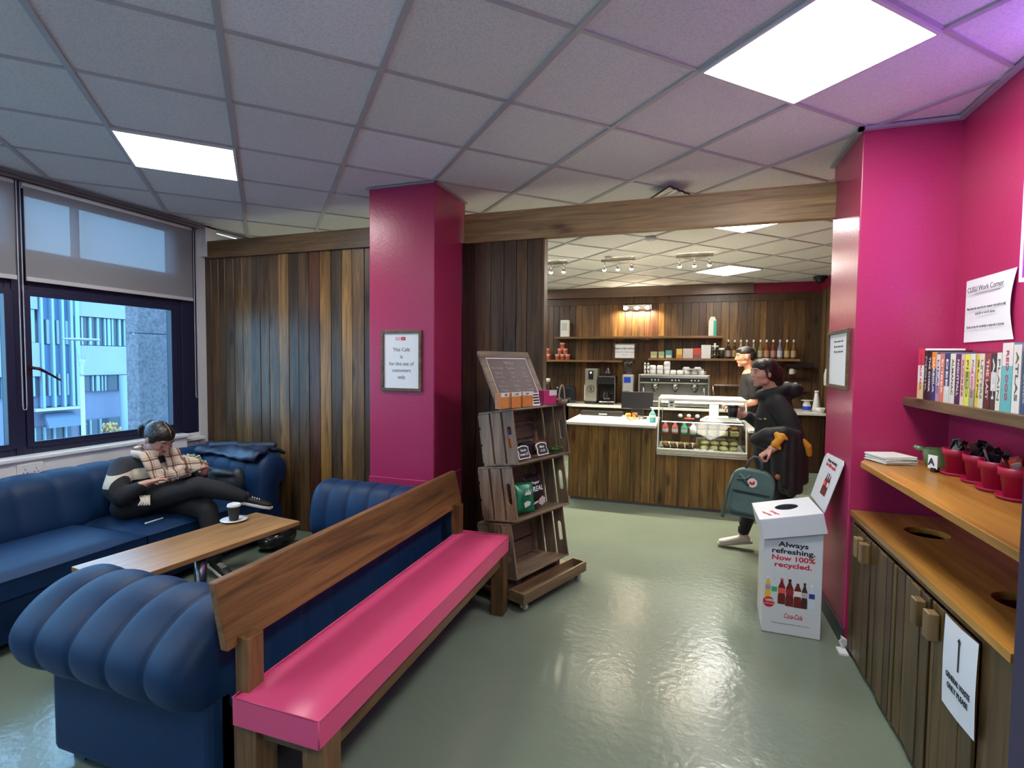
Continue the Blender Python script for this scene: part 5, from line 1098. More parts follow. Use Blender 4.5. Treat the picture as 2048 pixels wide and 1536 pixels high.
# mug rack and small things on the right
t = thing('mug_rack', 'dark wall rack with hanging mugs at the right of the back wall', 'rack', (1.60, 8.70, 1.1)); MB().box(1.40, 1.78, 8.60, 8.765, 1.47, 1.53).build('top_shelf', m_darkmetal, t, bevel=.004)
for z in (1.28, 1.08): MB().box(1.42, 1.76, 8.74, 8.765, z, z + .03).build('hook_rail', m_darkmetal, t, bevel=.002)
for x, z in ((1.50, 1.37), (1.44, 1.17), (1.55, 1.16)): mug(x, 8.66, z, .035, .085, 'mug hanging on the dark rack at the right of the back wall', 'mugs on the dark rack')
t = thing('blue_white_pot', 'white pot with blue label and wide lid at the right end of the back worktop', 'pot', (1.655, 8.35, BZ)); MB().lathe([(0, 0), (.05, 0), (.052, .09), (.038, .13), (.038, .15), (0, .15)], (1.655, 8.35, BZ), 20).build('pot_body', china, t); MB().lathe([(.0, .152), (.075, .152), (.075, .162), (0, .162)], (1.655, 8.35, BZ), 20).build('pot_lid', wm, t); MB().lathe([(.0535, .02), (.0535, .075)], (1.655, 8.35, BZ), 20, cap=False).build('blue_label', paint('badge_blue', (.02, .07, .55), .3), t)
t = thing('milk_bottle', 'tall white tapered bottle near the right end of the back worktop', 'bottle', (1.77, 8.32, BZ)); MB().lathe([(0, 0), (.052, 0), (.054, .05), (.026, .25), (.024, .27), (0, .27)], (1.77, 8.32, BZ), 20).build('bottle_body', china, t); MB().lathe([(.028, .27), (.028, .30), (0, .30)], (1.77, 8.32, BZ), 16).build('bottle_cap', m_white, t)
o = MB().lathe([(0, 0), (.04, 0), (.065, .07), (.06, .07), (0, .012)], (1.79, 8.16, BZ), 22).build('white_bowl', china); tag(o, 'small white bowl in front of the tall white bottle', 'bowl')
t = thing('roll_dispenser', 'white curved dispenser on the right-hand kitchen wall', 'dispenser', (1.80, 8.0, 1.25)); MB().prism([(1.846, 1.23), (1.79, 1.23), (1.785, 1.38), (1.80, 1.46), (1.846, 1.50)], lambda a, b, d: (a, 7.95 + d, b), 0, .10).build('cover', china, t, bevel=.012); MB().box(1.785, 1.846, 7.945, 8.055, 1.22, 1.232).build('base', m_black, t)

# wall shelves with stock
def shelf(x0, x1, z, lab):
    o = MB().box(x0, x1, 8.52, 8.775, z - .034, z).build('wall_shelf', m_shelf_x, bevel=.003); tag(o, lab, 'shelf')
shelf(-2.14, .53, 1.945, 'long upper wooden shelf on the back wall'); shelf(-3.0, -.99, 1.555, 'lower left wooden shelf carrying the orange tubs'); shelf(-.58, 1.585, 1.595, 'lower right wooden shelf with the syrup bottles')
t = thing('milk_carton', 'white carton standing alone on the left of the upper shelf', 'carton', (-1.975, 8.62, 1.9455)); MB().box(-2.045, -1.905, 8.58, 8.68, 1.9455, 2.23).build('carton_body', wht, t, bevel=.004); MB().box(-2.02, -1.93, 8.5785, 8.58, 2.05, 2.18).build('printed_panel', paint('pale_print', (.45, .5, .48), .5), t)
t = thing('milk_carton', 'gable-top carton with a green side on the right of the upper shelf', 'carton', (.37, 8.62, 1.9455)); MB().box(.315, .425, 8.57, 8.67, 1.9455, 2.18).prism([(.315, 2.18), (.425, 2.18), (.40, 2.245), (.34, 2.245)], lambda a, b, d: (a, 8.585 + d, b), 0, .07).build('carton_body', wht, t, bevel=.003); MB().box(.385, .4265, 8.568, 8.6705, 1.95, 2.18).build('green_side', paint('carton_green', (.02, .40, .25), .4), t)
orng = paint('coral_tub', (.62, .17, .09), .4); n_ = 0
tub0 = None
for (x, zz) in [(-2.26, 0), (-2.165 + .0, 0) if False else (-2.10, 0), (-2.01, 0), (-1.92, 0), (-2.055, 1), (-1.965, 1), (-2.01, 2), (-2.28, 1)]:
    loc = (x, 8.62, 1.5555 + zz * .0965); lab = ['orange tub in the bottom row of the pyramid on the lower left shelf', 'orange tub in the middle row of the pyramid on the lower left shelf', 'topmost orange tub of the pyramid on the lower left shelf'][zz]
    if x < -2.2: lab = 'orange tub in the pair left of the pyramid'
    if tub0 is None:
        tub0 = thing('orange_tub', lab, 'tub', loc, 0, 'orange tubs on the shelf')
        MB().lathe([(0, 0), (.032, 0), (.040, .08), (0, .08)], loc, 18).build('tub_body', orng, tub0); MB().lathe([(.043, .08), (.043, .0955), (0, .0955)], loc, 18).build('tub_lid', paint('pale_lid', (.70, .55, .48), .4), tub0); MB().lathe([(.0355, .03), (.0375, .055)], loc, 18, cap=False).build('tub_label', paint('tub_red', (.45, .05, .05), .4), tub0)
    else: dup(tub0, loc, 0, lab)
t, P, ux, uz, nr = framed('framed_notice', 'white framed notice between the lower shelves on the back wall', 'sign', (-1.12, 8.50, 1.58), (1, 0, 0), (0, 0, 1), (0, -1, 0), .335, .245, .014, paint('dark_frame', (.10, .09, .09), .4))
lettering('lettering', 'Please order and pay', .042, tuple(P + ux * .168 + uz * .155 + nr * .0068), ux, uz, m_ink, t, bold=.02); lettering('lettering', 'at this end of the counter', .032, tuple(P + ux * .168 + uz * .10 + nr * .0068), ux, uz, m_greyink, t); lettering('lettering', 'thank you', .022, tuple(P + ux * .168 + uz * .055 + nr * .0068), ux, uz, m_greyink, t)
ZS = 1.5955
def can(x, w, h, c, lab, nm='tea_tin', cat='tin', c2=None):
    t = thing(nm, lab, cat, (x, 8.62, ZS)); MB().box(x - w / 2, x + w / 2, 8.57, 8.66, ZS, ZS + h).build('body', paint('tin_%.2f_%.2f_%.2f' % c, c, .4), t, bevel=.004)
    if c2: MB().box(x - w / 2 + .008, x + w / 2 - .008, 8.568, 8.57, ZS + h * .08, ZS + h * .38).build('label_panel', paint('tin_%.2f_%.2f_%.2f' % c2, c2, .4), t)
can(-.50, .10, .105, (.40, .42, .20), 'olive tea box first on the lower right shelf', c2=(.6, .6, .4)); can(-.385, .09, .105, (.38, .42, .22), 'olive tea box second on the lower right shelf', c2=(.6, .6, .4)); can(-.27, .10, .125, (.10, .32, .28), 'teal tea box with a white base panel', c2=(.7, .7, .65))
can(-.11, .09, .15, (.65, .45, .10), 'yellow and orange box on the lower right shelf', 'coffee_box', 'box', (.6, .2, .05)); can(.02, .15, .155, (.55, .48, .46), 'pale grey patterned box on the lower right shelf', 'coffee_box', 'box'); can(.155, .11, .16, (.55, .05, .03), 'red-lidded box right of the pale grey box', 'coffee_box', 'box', (.12, .1, .1)); can(.285, .14, .21, (.62, .62, .60), 'tall white box right of the red one', 'coffee_box', 'box')
t = thing('glass_jar', 'large clear storage jar with pale lid on the lower right shelf', 'jar', (.41, 8.62, ZS)); MB().lathe([(0, 0), (.06, 0), (.065, .15), (.05, .18)], (.415, 8.62, ZS), 20, cap=False).build('jar_body', glass('jar_glass', (.8, .8, .75), .4), t); MB().lathe([(.055, .18), (.055, .20), (.015, .205), (.018, .24), (0, .24)], (.415, 8.62, ZS), 18).build('jar_lid', wm, t)
t = thing('coffee_jar', 'small dark jar with a white lid before the row of syrup bottles', 'jar', (.52, 8.62, ZS)); MB().lathe([(0, 0), (.04, 0), (.04, .11), (.03, .13), (0, .13)], (.515, 8.62, ZS), 18).build('jar_body', paint('dark_coffee', (.03, .03, .02), .2), t); MB().lathe([(.042, .13), (.042, .165), (0, .165)], (.515, 8.62, ZS), 18).build('jar_lid', wht, t)
sy = [(.61, (0.028, 0.011, 0.011), (0.275, 0.231, 0.231)), (.70, (0.066, 0.028, 0.006), (0.303, 0.193, 0.066)), (.785, (0.341, 0.275, 0.165), (0.413, 0.385, 0.330)), (.87, (0.138, 0.110, 0.055), (0.330, 0.330, 0.275)), (.965, (0.193, 0.176, 0.110), (0.330, 0.330, 0.275)), (1.06, (0.165, 0.110, 0.028), (0.330, 0.275, 0.165)), (1.145, (0.154, 0.033, 0.006), (0.330, 0.176, 0.110)), (1.235, (0.143, 0.033, 0.011), (0.330, 0.165, 0.138)), (1.325, (0.165, 0.154, 0.231), (0.385, 0.385, 0.440)), (1.42, (0.165, 0.077, 0.006), (0.358, 0.275, 0.138)), (1.51, (0.143, 0.061, 0.006), (0.330, 0.248, 0.138))]
names = ['first syrup bottle of the row, dark with a pale label', 'second syrup bottle of the row, amber with a round tan label', 'third syrup bottle of the row, cream coloured', 'fourth syrup bottle of the row, left of the man’s head', 'fifth syrup bottle of the row, behind the man’s head', 'sixth syrup bottle of the row, right behind the man’s head', 'brown-red syrup bottle, fifth from the right end', 'brown-red syrup bottle, fourth from the right end', 'syrup bottle with a lilac-white label, third from the right end', 'amber syrup bottle, second from the right end', 'amber syrup bottle at the right end of the row']
for (x, c, lc), lab in zip(sy, names):
    t = thing('syrup_bottle', lab, 'bottle', (x, 8.62, ZS), 0, 'syrup bottles on the lower right shelf')
    MB().lathe([(0, 0), (.036, 0), (.038, .01), (.038, .145), (.016, .20), (.014, .25), (0, .25)], (x, 8.62, ZS), 18).build('bottle_body', paint('syrup_%.2f_%.2f_%.2f' % c, c, .12), t)
    MB().lathe([(.0388, .03), (.0388, .125)], (x, 8.62, ZS), 18, cap=False).build('bottle_label', paint('sylab_%.2f_%.2f_%.2f' % lc, lc, .5), t); MB().lathe([(.016, .25), (.013, .29), (0, .29)], (x, 8.62, ZS), 12).build('pourer', paint('pale_cap', (.62, .6, .55), .4), t)

# ------------------------------------------------------------------ ceiling spots, wall light, detector, lamp
warm = (1.0, .86, .64)
bulb = emit('warm_bulb', (1.0, .86, .62), 40.0)
def spotlight(loc, e, parent, size=1.5, aim=(0, 0, -1), blend=.6):
    l = bpy.data.lights.new('bulb_light', 'SPOT'); l.energy = e; l.color = warm; l.spot_size = size; l.spot_blend = blend; l.shadow_soft_size = .02
    o = bpy.data.objects.new('bulb_light', l); COL.objects.link(o); M_ = look(tuple(-V(aim))).to_4x4(); M_.translation = V(loc)
    o.parent = parent; o.matrix_local = WM[parent.name].inverted() @ M_
tr0 = None
for cx, lab in ((-.80, 'middle ceiling spotlight bar with three lit heads'), (.06, 'right ceiling spotlight bar with three lit heads'), (-1.62, 'left ceiling spotlight bar, partly hidden by the wooden stub wall')):
    if tr0: dup(tr0, (cx, 6.27, CEIL), 0, lab); continue
    t = tr0 = thing('spotlight_bar', lab, 'spotlights', (cx, 6.27, CEIL), 0, 'spotlight bars over the counter')
    MB().box(cx - .20, cx + .20, 6.25, 6.29, CEIL - .035, CEIL - .008).build('mounting_bar', paint('satin_nickel', (.30, .26, .23), .35, .8), t, bevel=.004)
    for dx in (-.16, 0, .16):
        x = cx + dx; h = MB().cone((x, 6.27, CEIL - .035), (x, 6.26, CEIL - .085), .006, n=8).lathe([(.014, .045), (.02, .04), (.026, .0), (.023, .0), (.018, .03)], (x, 6.255, CEIL - .135), 16, cap=False).build('spot_head', m_chrome, t)
        MB().ell((x, 6.255, CEIL - .135), (.021, .021, .014), n=12).build('bulb', bulb, h); spotlight((x, 6.25, CEIL - .155), 22, t, rad(120))
t = thing('wall_spotlight', 'chrome wall fitting with three warm bulbs above the upper shelf', 'wall light', (-.79, 8.77, 2.43)); MB().box(-1.02, -.56, 8.74, 8.77, 2.385, 2.475).build('back_plate', m_chrome, t, bevel=.01)
for dx in (-.18, .0, .17):
    h = MB().cone((-.79 + dx, 8.74, 2.43), (-.79 + dx, 8.68, 2.42), .035, .045, 18).build('spot_head', m_chrome, t); MB().ell((-.79 + dx, 8.672, 2.415), (.033, .02, .03), n=12).build('bulb', bulb, h); spotlight((-.79 + dx, 8.62, 2.40), 9, t, rad(150), (0, .35, -.94))
o = MB().lathe([(0, -.035), (.03, -.035), (.05, -.02), (.05, 0), (0, 0)], (-.36, 5.30, CEIL - .008), 24).build('smoke_detector', m_white); tag(o, 'round white smoke detector on the kitchen ceiling', 'smoke detector')
o = MB().lathe([(0, -.02), (.03, -.018), (.045, 0), (0, 0)], (-.90, 5.30 + .85, CEIL - .008), 20).build('heat_sensor', m_white); tag(o, 'tiny round white sensor on the kitchen ceiling left of the detector', 'sensor')
t = thing('security_camera', 'black dome security camera in the far right ceiling corner', 'camera', (1.76, 8.3, CEIL - .01)); MB().lathe([(0, 0), (.09, 0), (.09, -.03), (0, -.03)], (1.76, 8.3, CEIL - .008), 22).build('housing', m_darkmetal, t); MB().ell((1.76, 8.3, CEIL - .045), (.065, .065, .055), n=16).build('dome', paint('gloss_black', (.015, .02, .028), .1), t)
t = thing('glass_ceiling_lamp', 'square wavy-glass ceiling lamp with dark rim just behind the header beam', 'ceiling lamp', (-.137, 3.878, CEIL - .006), GA); rows = []
for i in range(17):
    rows.append([(-.107 + .214 * i / 16, -.107 + .214 * j / 16, -.040 + .016 * (i / 8 - 1) * (j / 8 - 1) + .004 * math.sin(i * 1.6)) for j in range(17)])
MB().grid(rows).build('glass_shade', paint('ribbed_glass', (.50, .50, .46), .12), t, local=True, solid=.005)
MB().tube([(p[0], p[1], p[2]) for p in rows[0]] + [r[-1] for r in rows[1:]] + rows[-1][::-1][1:] + [r[0] for r in rows[::-1]][1:-1], .006, 6, closed=True).build('rim', m_darkmetal, t, local=True); MB().cone((0, 0, -.036), (0, 0, 0), .035, n=16).build('ceiling_rose', m_darkmetal, t, local=True)
# ------------------------------------------------------------------ people
m_skin = paint('skin', (0.52, 0.28, 0.22), 0.5, var=0.08, vscale=12); m_skin.node_tree.nodes['Principled BSDF'].inputs['Subsurface Weight'].default_value = 0.08
m_hair = paint('dark_brown_hair', (0.014, 0.010, 0.008), 0.42, bump=0.5, bscale=60)
m_blackcloth = paint('black_cloth', (0.008, 0.009, 0.012), 0.75, bump=0.25, bscale=30)
m_blackpuff = paint('black_puffer', (0.011, 0.011, 0.012), 0.6, bump=0.8, bscale=22)
m_trouser = paint('black_trousers', (0.010, 0.011, 0.015), 0.8, bump=0.15, bscale=20)
m_shoe = paint('black_trainer', (0.012, 0.012, 0.013), 0.5, bump=0.3, bscale=80)
m_sole = paint('white_sole', (0.65, 0.65, 0.62), 0.5)
def basis(fwd, up):
    f = V(fwd).normalized(); r = f.cross(V(up)).normalized(); u = r.cross(f)
    return Mx(((r.x, f.x, u.x), (r.y, f.y, u.y), (r.z, f.z, u.z))), r, f, u
def head(m, C, fwd, up, k=1.0):
    R, r, f, u = basis(fwd, up); C = V(C); at = lambda a, b, c: C + (r * a + f * b + u * c) * k
    E = lambda p, rad_: m.ell(p, tuple(x * k for x in rad_), R, n=20)
    E(at(0, -.012, .022), (.073, .092, .084)); E(at(0, .028, -.005), (.062, .064, .075)); E(at(0, .026, -.052), (.051, .056, .050)); E(at(0, .058, -.088), (.024, .022, .020))
    E(at(0, .070, .030), (.050, .018, .022))
    for s_ in (-1, 1): E(at(.032 * s_, .060, -.018), (.022, .022, .022)); E(at(.074 * s_, -.006, -.008), (.010, .018, .030)); E(at(.045 * s_, .015, -.065), (.014, .034, .022))
    m.cap(at(0, .086, .014), at(0, .100, -.020), .0075 * k, .0100 * k); E(at(.009, .092, -.023), (.008, .009, .007)); E(at(-.009, .092, -.023), (.008, .009, .007))
    E(at(0, .074, -.052), (.024, .014, .013))
    return at, R
def face_parts(body, at, R, k, closed=False):
    for s_ in (-1, 1):
        e = MB().ell(at(.031 * s_, .076, .006), (.0135 * k, .008 * k, .0085 * k), R, n=12)
        e.build('eyelid' if closed else 'eye', m_skin if closed else paint('eye_white', (.55, .52, .5), .3), body)
        if not closed: MB().ell(at(.0295 * s_, .0828, .005), (.006 * k, .003 * k, .006 * k), R, n=10).build('iris', paint('dark_iris', (.02, .012, .01), .2), body)
        MB().tube([at(.017 * s_, .0825, .001 if closed else .012), at(.031 * s_, .0865, -.003 if closed else .0145), at(.044 * s_, .078, .0 if closed else .011)], .0016 * k, 6).build('lashes', m_hair, body)
        MB().tube([at(.014 * s_, .0885, .0285), at(.031 * s_, .087, .0325), at(.050 * s_, .072, .0295)], [.0022 * k, .0028 * k, .0015 * k], 6).build('eyebrow', m_hair, body)
    MB().ell(at(0, .0865, -.0480), (.019 * k, .0036 * k, .0030 * k), R, n=12).ell(at(0, .0855, -.0545), (.016 * k, .0042 * k, .0036 * k), R, n=12).build('lips', paint('lips', (.36, .10, .09), .4), body)
def hand(m, W, d, n, side, curl=(.5, .8, .6), k=1.0, tcurl=.5):
    W = V(W); d = V(d).normalized(); n = (V(n) - d * V(n).dot(d)).normalized(); side = V(side); side = (side - d * side.dot(d) - n * side.dot(n)).normalized()
    R = Mx(((d.x, side.x, n.x), (d.y, side.y, n.y), (d.z, side.z, n.z)))
    m.ell(W + d * .048 * k, (.052 * k, .040 * k, .016 * k), R, n=14); m.cap(W - d * .02 * k, W + d * .03 * k, .024 * k, .022 * k)
    for off, L in ((.029, .070), (.010, .078), (-.009, .072), (-.027, .056)):
        p = W + d * .082 * k + side * off * k; a = 0
        for q, (fr, r0, r1) in enumerate(((.42, .0092, .0085), (.32, .0085, .0080), (.26, .0078, .0068))):
            a += curl[q]; p2 = p + (d * math.cos(a) + n * math.sin(a)) * L * fr * k; m.cap(p, p2, r0 * k, r1 * k, n=8); p = p2
    p = W + d * .020 * k + side * .030 * k; v = (d * .65 + side * .65 + n * .30).normalized(); p2 = p + v * .042 * k; m.cap(p, p2, .012 * k, .0098 * k, n=8)
    v = (d * .85 + side * (.30 - tcurl) + n * (.25 + tcurl)).normalized(); m.cap(p2, p2 + v * .032 * k, .0096 * k, .0078 * k, n=8)
def shoe(t, A, toe, k=1.0, mt=None, sole=None, name='shoe', high=0.0, lab=None):
    A = V(A); toe = V(toe); d = (toe - A); up = V((0, 0, 1)); m = MB(); heel = A - V((d.x, d.y, 0)).normalized() * .03
    dd = V((toe.x, toe.y, toe.z)) - V((A.x, A.y, A.z)); L = dd.length; dn = dd.normalized()
    side = dn.cross(up).normalized(); nrm = side.cross(dn)
    base = A - dn * .035 * k
    for q, (s_, w, h) in enumerate(((0, .034, .034), (.25, .037, .036), (.5, .041, .030), (.75, .044, .024), (.95, .036, .020))):
        pass
    sec = [(-.0, .032, .036, .0), (.06, .035, .038, .0), (.12, .040, .032, .0), (.18, .043, .026, .0), (.225, .036, .021, .0)]
    for q in range(len(sec) - 1):
        for f in (0, .5):
            a_ = lerp(sec[q][0], sec[q + 1][0], f) * k; w = lerp(sec[q][1], sec[q + 1][1], f) * k; h = lerp(sec[q][2], sec[q + 1][2], f) * k
            m.ell(base + dn * a_ + nrm * (h * .55 - .03 * k), (.036 * k, w, h), Mx(((dn.x, side.x, nrm.x), (dn.y, side.y, nrm.y), (dn.z, side.z, nrm.z))), n=14)
    m.cap(base + dn * .012 * k, A + (nrm * .02 if not high else V((.010, 0, .02 + high))) * k, .034 * k, (.036 if not high else .042) * k)
    o = m.build(name, mt or m_shoe, t, remesh=.008, smoothmod=2, label=lab)
    # sole: a slab under the foot
    n_ = 18; pts = [(-.045, -.028), (-.02, -.034), (.05, -.034), (.12, -.042), (.18, -.045), (.23, -.034), (.25, -.0), (.23, .034), (.18, .045), (.12, .042), (.05, .034), (-.02, .034), (-.045, .028)]
    MB().prism(pts, lambda a, b, dpt: tuple(base + dn * a * k + side * b * k + nrm * (-.046 * k + dpt)), 0, .022 * k).build('sole', sole or m_sole, o, bevel=.004)
    return o, base, dn, side, nrm

# ---- seated woman
wt_ = thing('person', 'seated woman with tied-back dark hair, plaid scarf and black trousers, looking down at a tablet', 'person', (-3.45, 2.6, 0))
def sweater_mat():
    m, n, l, b = _nt('charcoal_sweater_cream_band'); t = n.new('ShaderNodeTexCoord'); s_ = n.new('ShaderNodeSeparateXYZ'); l.new(t.outputs['Object'], s_.inputs[0])
    a = n.new('ShaderNodeMath'); a.operation = 'MULTIPLY_ADD'; a.inputs[1].default_value = -.12; l.new(s_.outputs['Y'], a.inputs[0]); l.new(s_.outputs['Z'], a.inputs[2])
    r = n.new('ShaderNodeValToRGB'); r.color_ramp.interpolation = 'CONSTANT'; e = r.color_ramp.elements; e[0].position = 0; e[0].color = (.010, .011, .014, 1); e[1].position = .692; e[1].color = (.50, .46, .38, 1)
    q = e.new(.765); q.color = (.020, .024, .034, 1)
    l.new(a.outputs[0], r.inputs[0]); b.inputs['Roughness'].default_value = .85
    g1 = n.new('ShaderNodeMath'); g1.operation = 'GREATER_THAN'; g1.inputs[1].default_value = -.13; l.new(s_.outputs['X'], g1.inputs[0]); g2 = n.new('ShaderNodeMath'); g2.operation = 'LESS_THAN'; g2.inputs[1].default_value = -.118; l.new(s_.outputs['Y'], g2.inputs[0]); g3 = n.new('ShaderNodeMath'); g3.operation = 'MULTIPLY'; l.new(g1.outputs[0], g3.inputs[0]); l.new(g2.outputs[0], g3.inputs[1])
    mxd = n.new('ShaderNodeMix'); mxd.data_type = 'RGBA'; l.new(g3.outputs[0], mxd.inputs['Factor']); l.new(r.outputs[0], mxd.inputs['A']); mxd.inputs['B'].default_value = (.010, .011, .014, 1); l.new(mxd.outputs['Result'], b.inputs['Base Color'])
    nz = n.new('ShaderNodeTexNoise'); nz.inputs['Scale'].default_value = 14; bp = n.new('ShaderNodeBump'); bp.inputs['Strength'].default_value = .5; bp.inputs['Distance'].default_value = .02; l.new(t.outputs['Object'], nz.inputs['Vector']); l.new(nz.outputs[0], bp.inputs['Height']); l.new(bp.outputs[0], b.inputs['Normal']); return m
def plaid_mat():
    m, n, l, b = _nt('plaid_scarf_wool'); t = n.new('ShaderNodeTexCoord'); s_ = n.new('ShaderNodeSeparateXYZ'); l.new(t.outputs['Object'], s_.inputs[0]); outs = []
    for ax, sc_, ph in (('Y', 13.0, .1), ('Z', 15.0, .35)):
        a = n.new('ShaderNodeMath'); a.operation = 'MULTIPLY_ADD'; a.inputs[1].default_value = sc_; a.inputs[2].default_value = ph; l.new(s_.outputs[ax], a.inputs[0]); fr = n.new('ShaderNodeMath'); fr.operation = 'FRACT'; l.new(a.outputs[0], fr.inputs[0])
        r = n.new('ShaderNodeValToRGB'); r.color_ramp.interpolation = 'CONSTANT'; e = r.color_ramp.elements; e[0].color = (1, 1, 1, 1); e[1].position = .52; e[1].color = (.35, .22, .18, 1); q = e.new(.68); q.color = (1, 1, 1, 1); q = e.new(.80); q.color = (.55, .40, .34, 1); q = e.new(.86); q.color = (1, 1, 1, 1)
        l.new(fr.outputs[0], r.inputs[0]); outs.append(r.outputs[0])
    mx = n.new('ShaderNodeMix'); mx.data_type = 'RGBA'; mx.blend_type = 'MULTIPLY'; mx.inputs['Factor'].default_value = 1; l.new(outs[0], mx.inputs['A']); l.new(outs[1], mx.inputs['B'])
    m2 = n.new('ShaderNodeMix'); m2.data_type = 'RGBA'; m2.blend_type = 'MULTIPLY'; m2.inputs['Factor'].default_value = 1; m2.inputs['A'].default_value = (.58, .50, .42, 1); l.new(mx.outputs['Result'], m2.inputs['B']); l.new(m2.outputs['Result'], b.inputs['Base Color']); b.inputs['Roughness'].default_value = .9; return m
HC = V((-3.565, 2.655, .955)); HF = (.80, .04, -.58); HU = (.58, .02, .81)
body = MB(); at, R = head(body, HC, HF, HU, 1.05)
body.cap(at(0, -.03, -.05), (-3.66, 2.66, .80), .050, .058)
body.chain([(-3.66, 2.66, .80), (-3.70, 2.63, .66), (-3.66, 2.58, .52)], [.08, .10, .11])
body.chain([(-3.70, 2.50, .765), (-3.605, 2.385, .635), (-3.56, 2.39, .60), (-3.45, 2.455, .672)], [.035, .03, .03, .026]); body.chain([(-3.65, 2.83, .76), (-3.53, 2.93, .63), (-3.40, 2.86, .68)], [.035, .03, .026])
hand(body, (-3.445, 2.458, .680), (.55, .80, .20), (.25, .05, -.95), (-.8, .55, .1), (.12, .35, .3))
hand(body, (-3.40, 2.86, .68), (.70, -.25, .18), (-.2, -.75, .45), (.2, .1, 1), (.5, .9, .7))
body.chain([(-3.62, 2.48, .50), (-3.22, 2.66, .635), (-3.02, 2.84, .53)], [.07, .05, .035]); body.chain([(-3.60, 2.67, .50), (-3.18, 2.70, .46), (-3.10, 2.70, .12)], [.07, .05, .035])
bo = body.build('body', m_skin, wt_, remesh=.0055, smoothmod=2); face_parts(bo, at, R, 1.05, closed=True)
hair = MB(); E = lambda p, r_: hair.ell(p, r_, R, n=20)
E(at(0, -.022, .030), (.083, .096, .086)); E(at(0, .012, .050), (.077, .078, .066)); E(at(.060, -.01, .02), (.022, .060, .052)); E(at(-.060, -.01, .02), (.022, .060, .052)); E(at(0, -.110, .028), (.040, .036, .042)); hair.chain([at(0, -.13, .03), at(0, -.16, -.03), at(.0, -.14, -.09)], [.03, .026, .014])
ho = hair.build('hair', m_hair, wt_, remesh=.006, smoothmod=3)
MB().tube([at(0, .080, .078), at(0, .052, .1045), at(0, .012, .1165), at(0, -.03, .1175)], .0014, 6).build('parting', m_skin, ho)
sw = MB(); sw.chain([(-3.66, 2.66, .79), (-3.71, 2.64, .68), (-3.69, 2.60, .58), (-3.66, 2.57, .49)], [.105, .145, .15, .15]); sw.cap((-3.70, 2.50, .765), (-3.65, 2.82, .765), .075, .075); sw.ell((-3.62, 2.66, .70), (.10, .16, .10))
sw.chain([(-3.70, 2.49, .765), (-3.61, 2.385, .650), (-3.555, 2.385, .60), (-3.462, 2.445, .660)], [.076, .075, .066, .040]); sw.chain([(-3.65, 2.83, .76), (-3.53, 2.93, .62), (-3.42, 2.87, .655)], [.074, .068, .042])
sw.ell((-3.60, 2.44, .53), (.09, .07, .07)); sw.cap((-3.655, 2.655, .83), (-3.645, 2.66, .86), .07, .062)
sw.build('sweater', sweater_mat(), wt_, remesh=.010, smoothmod=3)
sf = MB()
ringp = [(-3.645 + .085 * math.cos(a), 2.66 + .098 * math.sin(a), .868 + .022 * math.sin(a + .6) - .02 * math.cos(a)) for a in [2 * PI * k / 14 for k in range(14)]]
for k in range(14): sf.cap(ringp[k], ringp[(k + 1) % 14], .034, .034, n=10)
def ribbon(P, w, th, dirv):
    P = smoothpath(P, 5)
    for i in range(len(P) - 1):
        for q in (-1, -.5, 0, .5, 1): sf.cap(P[i] + V(dirv) * w * q, P[i + 1] + V(dirv) * w * q, th, th, n=8)
ribbon([(-3.575, 2.57, .86), (-3.53, 2.575, .79), (-3.515, 2.60, .71), (-3.475, 2.62, .655)], .045, .016, (-.15, 1, 0)); ribbon([(-3.57, 2.75, .85), (-3.53, 2.745, .78), (-3.515, 2.75, .71), (-3.46, 2.76, .665)], .050, .016, (-.1, 1, 0))
ribbon([(-3.50, 2.80, .76), (-3.46, 2.84, .74), (-3.43, 2.87, .72)], .030, .020, (-.1, .3, .9)); ribbon([(-3.51, 2.62, .70), (-3.495, 2.70, .67), (-3.50, 2.76, .69)], .030, .018, (0, .1, 1))
sf.build('scarf', plaid_mat(), wt_, remesh=.008, smoothmod=3)
fr_ = MB()
for k in range(5): fr_.tube([(-3.46 + .01 * k, 2.44 + .008 * k, .60), (-3.42 + .012 * k, 2.42 + .004 * k, .577), (-3.40 + .014 * k, 2.385 + .008 * k, .556)], .006, 6)
fr_.build('scarf_fringe', paint('cream_wool', (.55, .50, .42), .9), wt_)
tr = MB(); tr.ell((-3.66, 2.57, .49), (.15, .18, .10)); tr.chain([(-3.62, 2.47, .51), (-3.42, 2.565, .575), (-3.21, 2.665, .635), (-3.10, 2.765, .59), (-3.01, 2.85, .535)], [.100, .084, .070, .062, .046]); tr.chain([(-3.61, 2.66, .505), (-3.38, 2.69, .50), (-3.17, 2.70, .465), (-3.13, 2.70, .30), (-3.105, 2.70, .13)], [.105, .085, .068, .062, .046])
tr.build('trousers', m_trouser, wt_, remesh=.010, smoothmod=3)
for A_, T_, lab in (((-3.00, 2.868, .520), (-2.86, 2.995, .462), 'raised black trainer with white sole'), ((-3.10, 2.705, .085), (-2.93, 2.67, .050), 'black trainer on the floor')):
    o, bs_, dn, sd, nm = shoe(wt_, A_, T_, .92, lab=lab)
    for k in range(4): MB().tube([tuple(bs_ + dn * (.075 + .016 * k) + sd * (.016 * q) + nm * (.022 - .002 * k - .004 * abs(q))) for q in (-1.2, 0, 1.2)], .003, 6).build('lace', m_sole, o)
MB().cone((-3.012, 2.857, .525), (-3.045, 2.826, .550), .0425, .045, 16).build('sock', paint('cream_sock', (.6, .55, .45), .8), wt_)
tbt = thing('tablet', 'dark thin tablet resting on the seated woman’s crossed legs', 'tablet', (-3.33, 2.66, .70)); Tt = Mx.Translation((-3.345, 2.675, .712)) @ Euler((rad(2), rad(-13), rad(14))).to_matrix().to_4x4()
